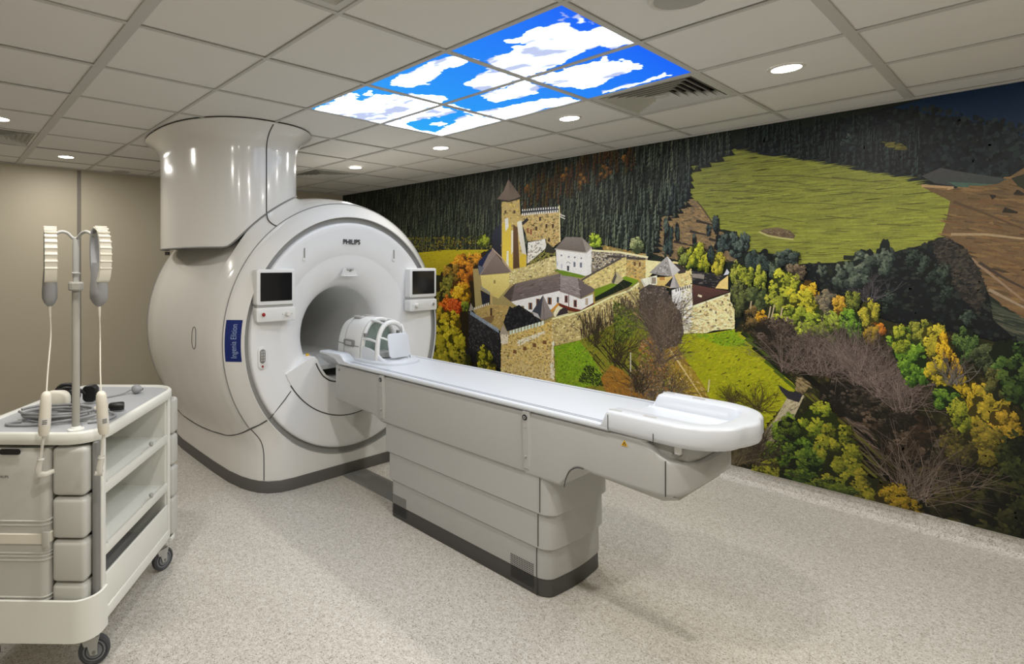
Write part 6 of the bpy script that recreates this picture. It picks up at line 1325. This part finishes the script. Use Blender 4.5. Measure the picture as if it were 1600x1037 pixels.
    # big green and golden trees, lower right
    T2 = [([(-0.562, 1.051), (-0.476, 1.062), (-0.562, 1.176)], Gd, (66, 96, 26), (126, 152, 46)), ([(-0.595, 1.105), (-0.551, 1.109), (-0.595, 1.189)], (40, 50, 14), (96, 108, 30), (150, 150, 46)), ([(-0.508, 1.151), (-0.455, 1.157), (-0.508, 1.226)], (40, 48, 18), (86, 92, 32), (130, 128, 48)), ([(-0.450, 1.120), (-0.394, 1.126), (-0.450, 1.224)], (60, 60, 16), (126, 118, 34), (166, 152, 46)), ([(-0.417, 1.069), (-0.389, 1.072), (-0.417, 1.168)], Od, (160, 128, 24), (196, 162, 40)), ([(-0.529, 0.942), (-0.466, 0.952), (-0.529, 1.044)], (18, 34, 10), (54, 84, 24), (104, 132, 40)), ([(-0.430, 0.939), (-0.374, 0.947), (-0.430, 1.031)], (60, 56, 14), (128, 116, 28), (176, 154, 40)), ([(-0.364, 0.949), (-0.335, 0.953), (-0.364, 1.050)], Od, (150, 118, 26), (186, 150, 42)), ([(-0.359, 0.856), (-0.325, 0.862), (-0.359, 0.950)], (70, 60, 12), (136, 116, 24), (172, 144, 36)),
          ([(-0.404, 0.797), (-0.344, 0.808), (-0.404, 0.870)], (14, 28, 10), (50, 78, 24), (100, 122, 40)), ([(-0.342, 0.708), (-0.291, 0.719), (-0.342, 0.816)], (40, 46, 14), (90, 96, 28), (136, 134, 40)), ([(-0.301, 0.816), (-0.268, 0.823), (-0.301, 0.902)], (70, 60, 12), (132, 112, 26), (166, 140, 38)), ([(-0.246, 0.757), (-0.171, 0.772), (-0.246, 0.876)], (56, 50, 14), (110, 98, 28), (150, 128, 38)), ([(-0.189, 0.682), (-0.131, 0.696), (-0.189, 0.796)], (64, 52, 14), (116, 96, 28), (154, 124, 38)), ([(-0.258, 0.579), (-0.176, 0.599), (-0.258, 0.702)], (44, 40, 14), (84, 76, 26), (120, 104, 36)), ([(-0.354, 0.518), (-0.282, 0.537), (-0.354, 0.626)], (30, 28, 14), (58, 54, 24), (90, 80, 36)),
          ([(-0.330, 1.097), (-0.282, 1.103), (-0.330, 1.198)], (16, 26, 14), (44, 62, 30), (86, 104, 50)), ([(-0.258, 1.035), (-0.212, 1.042), (-0.258, 1.123)], (18, 24, 16), (42, 50, 32), (74, 80, 50)), ([(-0.178, 1.046), (-0.111, 1.055), (-0.178, 1.150)], (14, 24, 12), (40, 60, 26), (84, 104, 46)), ([(-0.212, 0.903), (-0.167, 0.911), (-0.212, 0.990)], (24, 26, 14), (54, 56, 28), (88, 86, 44)), ([(-0.122, 0.918), (-0.037, 0.933), (-0.122, 1.054)], (12, 20, 10), (34, 50, 22), (66, 82, 34)), ([(-0.122, 0.511), (-0.037, 0.535), (-0.122, 0.681)], (10, 14, 8), (26, 32, 14), (52, 56, 24)), ([(-0.144, 0.266), (-0.016, 0.311), (-0.144, 0.437)], (8, 10, 6), (22, 26, 12), (48, 48, 22)), ([(-0.235, 0.200), (-0.122, 0.240), (-0.235, 0.375)], (10, 12, 6), (26, 28, 14), (54, 52, 24)),
          ([(-0.430, 0.241), (-0.306, 0.282), (-0.430, 0.370)], (14, 14, 8), (34, 32, 14), (64, 56, 24)), ([(0.084, 0.633), (0.268, 0.682), (0.084, 1.082)], (12, 18, 8), (34, 44, 18), (64, 72, 30)), ([(0.084, 0.057), (0.268, 0.136), (0.084, 0.377)], (10, 12, 6), (26, 30, 14), (50, 50, 22)), ([(0.434, 0.149), (0.721, 0.277), (0.434, 1.014)], (12, 18, 8), (34, 44, 18), (64, 72, 30)), ([(0.960, -0.337), (1.335, -0.067), (0.960, 0.864)], (12, 18, 8), (34, 44, 18), (64, 72, 30))]
    for a, d, m_, l in T2: crown(a, 300, d, m_, l, 0.115)
    bush([(-0.548, 0.172)][0], 0.46, 46, (126, 112, 100), 0.006, 0.7, -0.25, 3); bush([(-0.379, 0.874)][0], 0.2, 20, (120, 116, 110), 0.005, 0.6)
    T3 = [([(-1.085, 0.369), (-0.950, 0.403), (-1.085, 0.540)], (14, 26, 8), (52, 74, 22), (104, 124, 36)), ([(-0.966, 0.503), (-0.854, 0.529), (-0.966, 0.640)], (30, 40, 10), (84, 96, 24), (136, 136, 38)), ([(-1.173, 0.216), (-1.050, 0.250), (-1.173, 0.355)], (14, 26, 8), (48, 68, 20), (96, 112, 34)), ([(-1.000, 0.244), (-0.886, 0.276), (-1.000, 0.390)], (12, 22, 8), (46, 64, 20), (90, 106, 32)), ([(-0.886, 0.378), (-0.777, 0.407), (-0.886, 0.525)], (30, 34, 10), (80, 84, 22), (128, 122, 34)), ([(-1.264, 0.124), (-1.173, 0.151), (-1.264, 0.234)], (40, 42, 12), (92, 92, 26), (132, 126, 38)), ([(-1.050, 0.144), (-0.918, 0.185), (-1.050, 0.267)], (10, 20, 6), (40, 56, 18), (84, 96, 28)), ([(-0.854, 0.204), (-0.732, 0.241), (-0.854, 0.338)], (24, 28, 10), (70, 74, 20), (116, 112, 32)), ([(-0.747, 0.157), (-0.645, 0.190), (-0.747, 0.276)], (28, 30, 10), (76, 74, 20), (116, 106, 30)), ([(-0.631, 0.156), (-0.548, 0.184), (-0.631, 0.252)], (40, 34, 8), (96, 80, 18), (134, 110, 28)), ([(-0.918, 0.102), (-0.792, 0.143), (-0.918, 0.185)], (14, 20, 8), (44, 54, 18), (84, 90, 28)),
          ([(-0.576, 0.117), (-0.508, 0.141), (-0.576, 0.186)], (40, 32, 8), (90, 74, 16), (124, 100, 26)), ([(-1.133, 0.451), (-1.064, 0.467), (-1.133, 0.529)], (14, 22, 8), (44, 58, 18), (88, 98, 30))]
    for a, d, m_, l in T3: crown(a, 320, d, m_, l, 0.105)
    bush([(-1.371, 0.151)][0], 0.36, 40, (66, 58, 44), 0.008, 0.7, -0.3, 3); bush([(-1.561, 0.097)][0], 0.26, 50, (60, 52, 40), 0.006, 0.9); bush([(-1.458, 0.117)][0], 0.2, 40, (110, 100, 70), 0.005, 1.0)
    crown([(-3.748, 0.564), (-3.647, 0.578), (-3.748, 0.685)], 90, (50, 54, 12), (112, 112, 26), (156, 148, 44)); crown([(-3.663, 0.469), (-3.581, 0.482), (-3.663, 0.549)], 60, (60, 56, 12), (120, 110, 28), (160, 144, 44)); crown([(-4.013, 0.528), (-3.922, 0.540), (-4.013, 0.598)], 50, (40, 42, 12), (90, 88, 24), (130, 122, 40))
paint()
# keep the print inside its own edges
keepV = []
for (x, y, z) in MV: keepV.append((min(max(x, XB+0.02), XF-0.002), y, min(max(z, 0.108), HC-0.001)))
me = bpy.data.meshes.new('mural_print'); me.from_pydata(keepV, [], MF); me.update()
ca = me.color_attributes.new('Col', 'FLOAT_COLOR', 'POINT')
ca.data.foreach_set('color', [v for c in MC for v in (c[0], c[1], c[2], 1.0)])
mural = thing('mural', 'wall-wide printed mural of a hilltop castle among autumn woods and meadows', 'mural', ((XB+XF)/2, YM, 0.107))
mp = link('print', me, M_PRINT, mural); mp.location = (-(XB+XF)/2, -YM, -0.107)
mp2 = box('backing_film', (XB+0.02, YM-0.0015, 0.107), (XF-0.002, YM-0.0002, HC-0.001), M_TRIM, mural); mp2.location = (-(XB+XF)/2, -YM, -0.107)
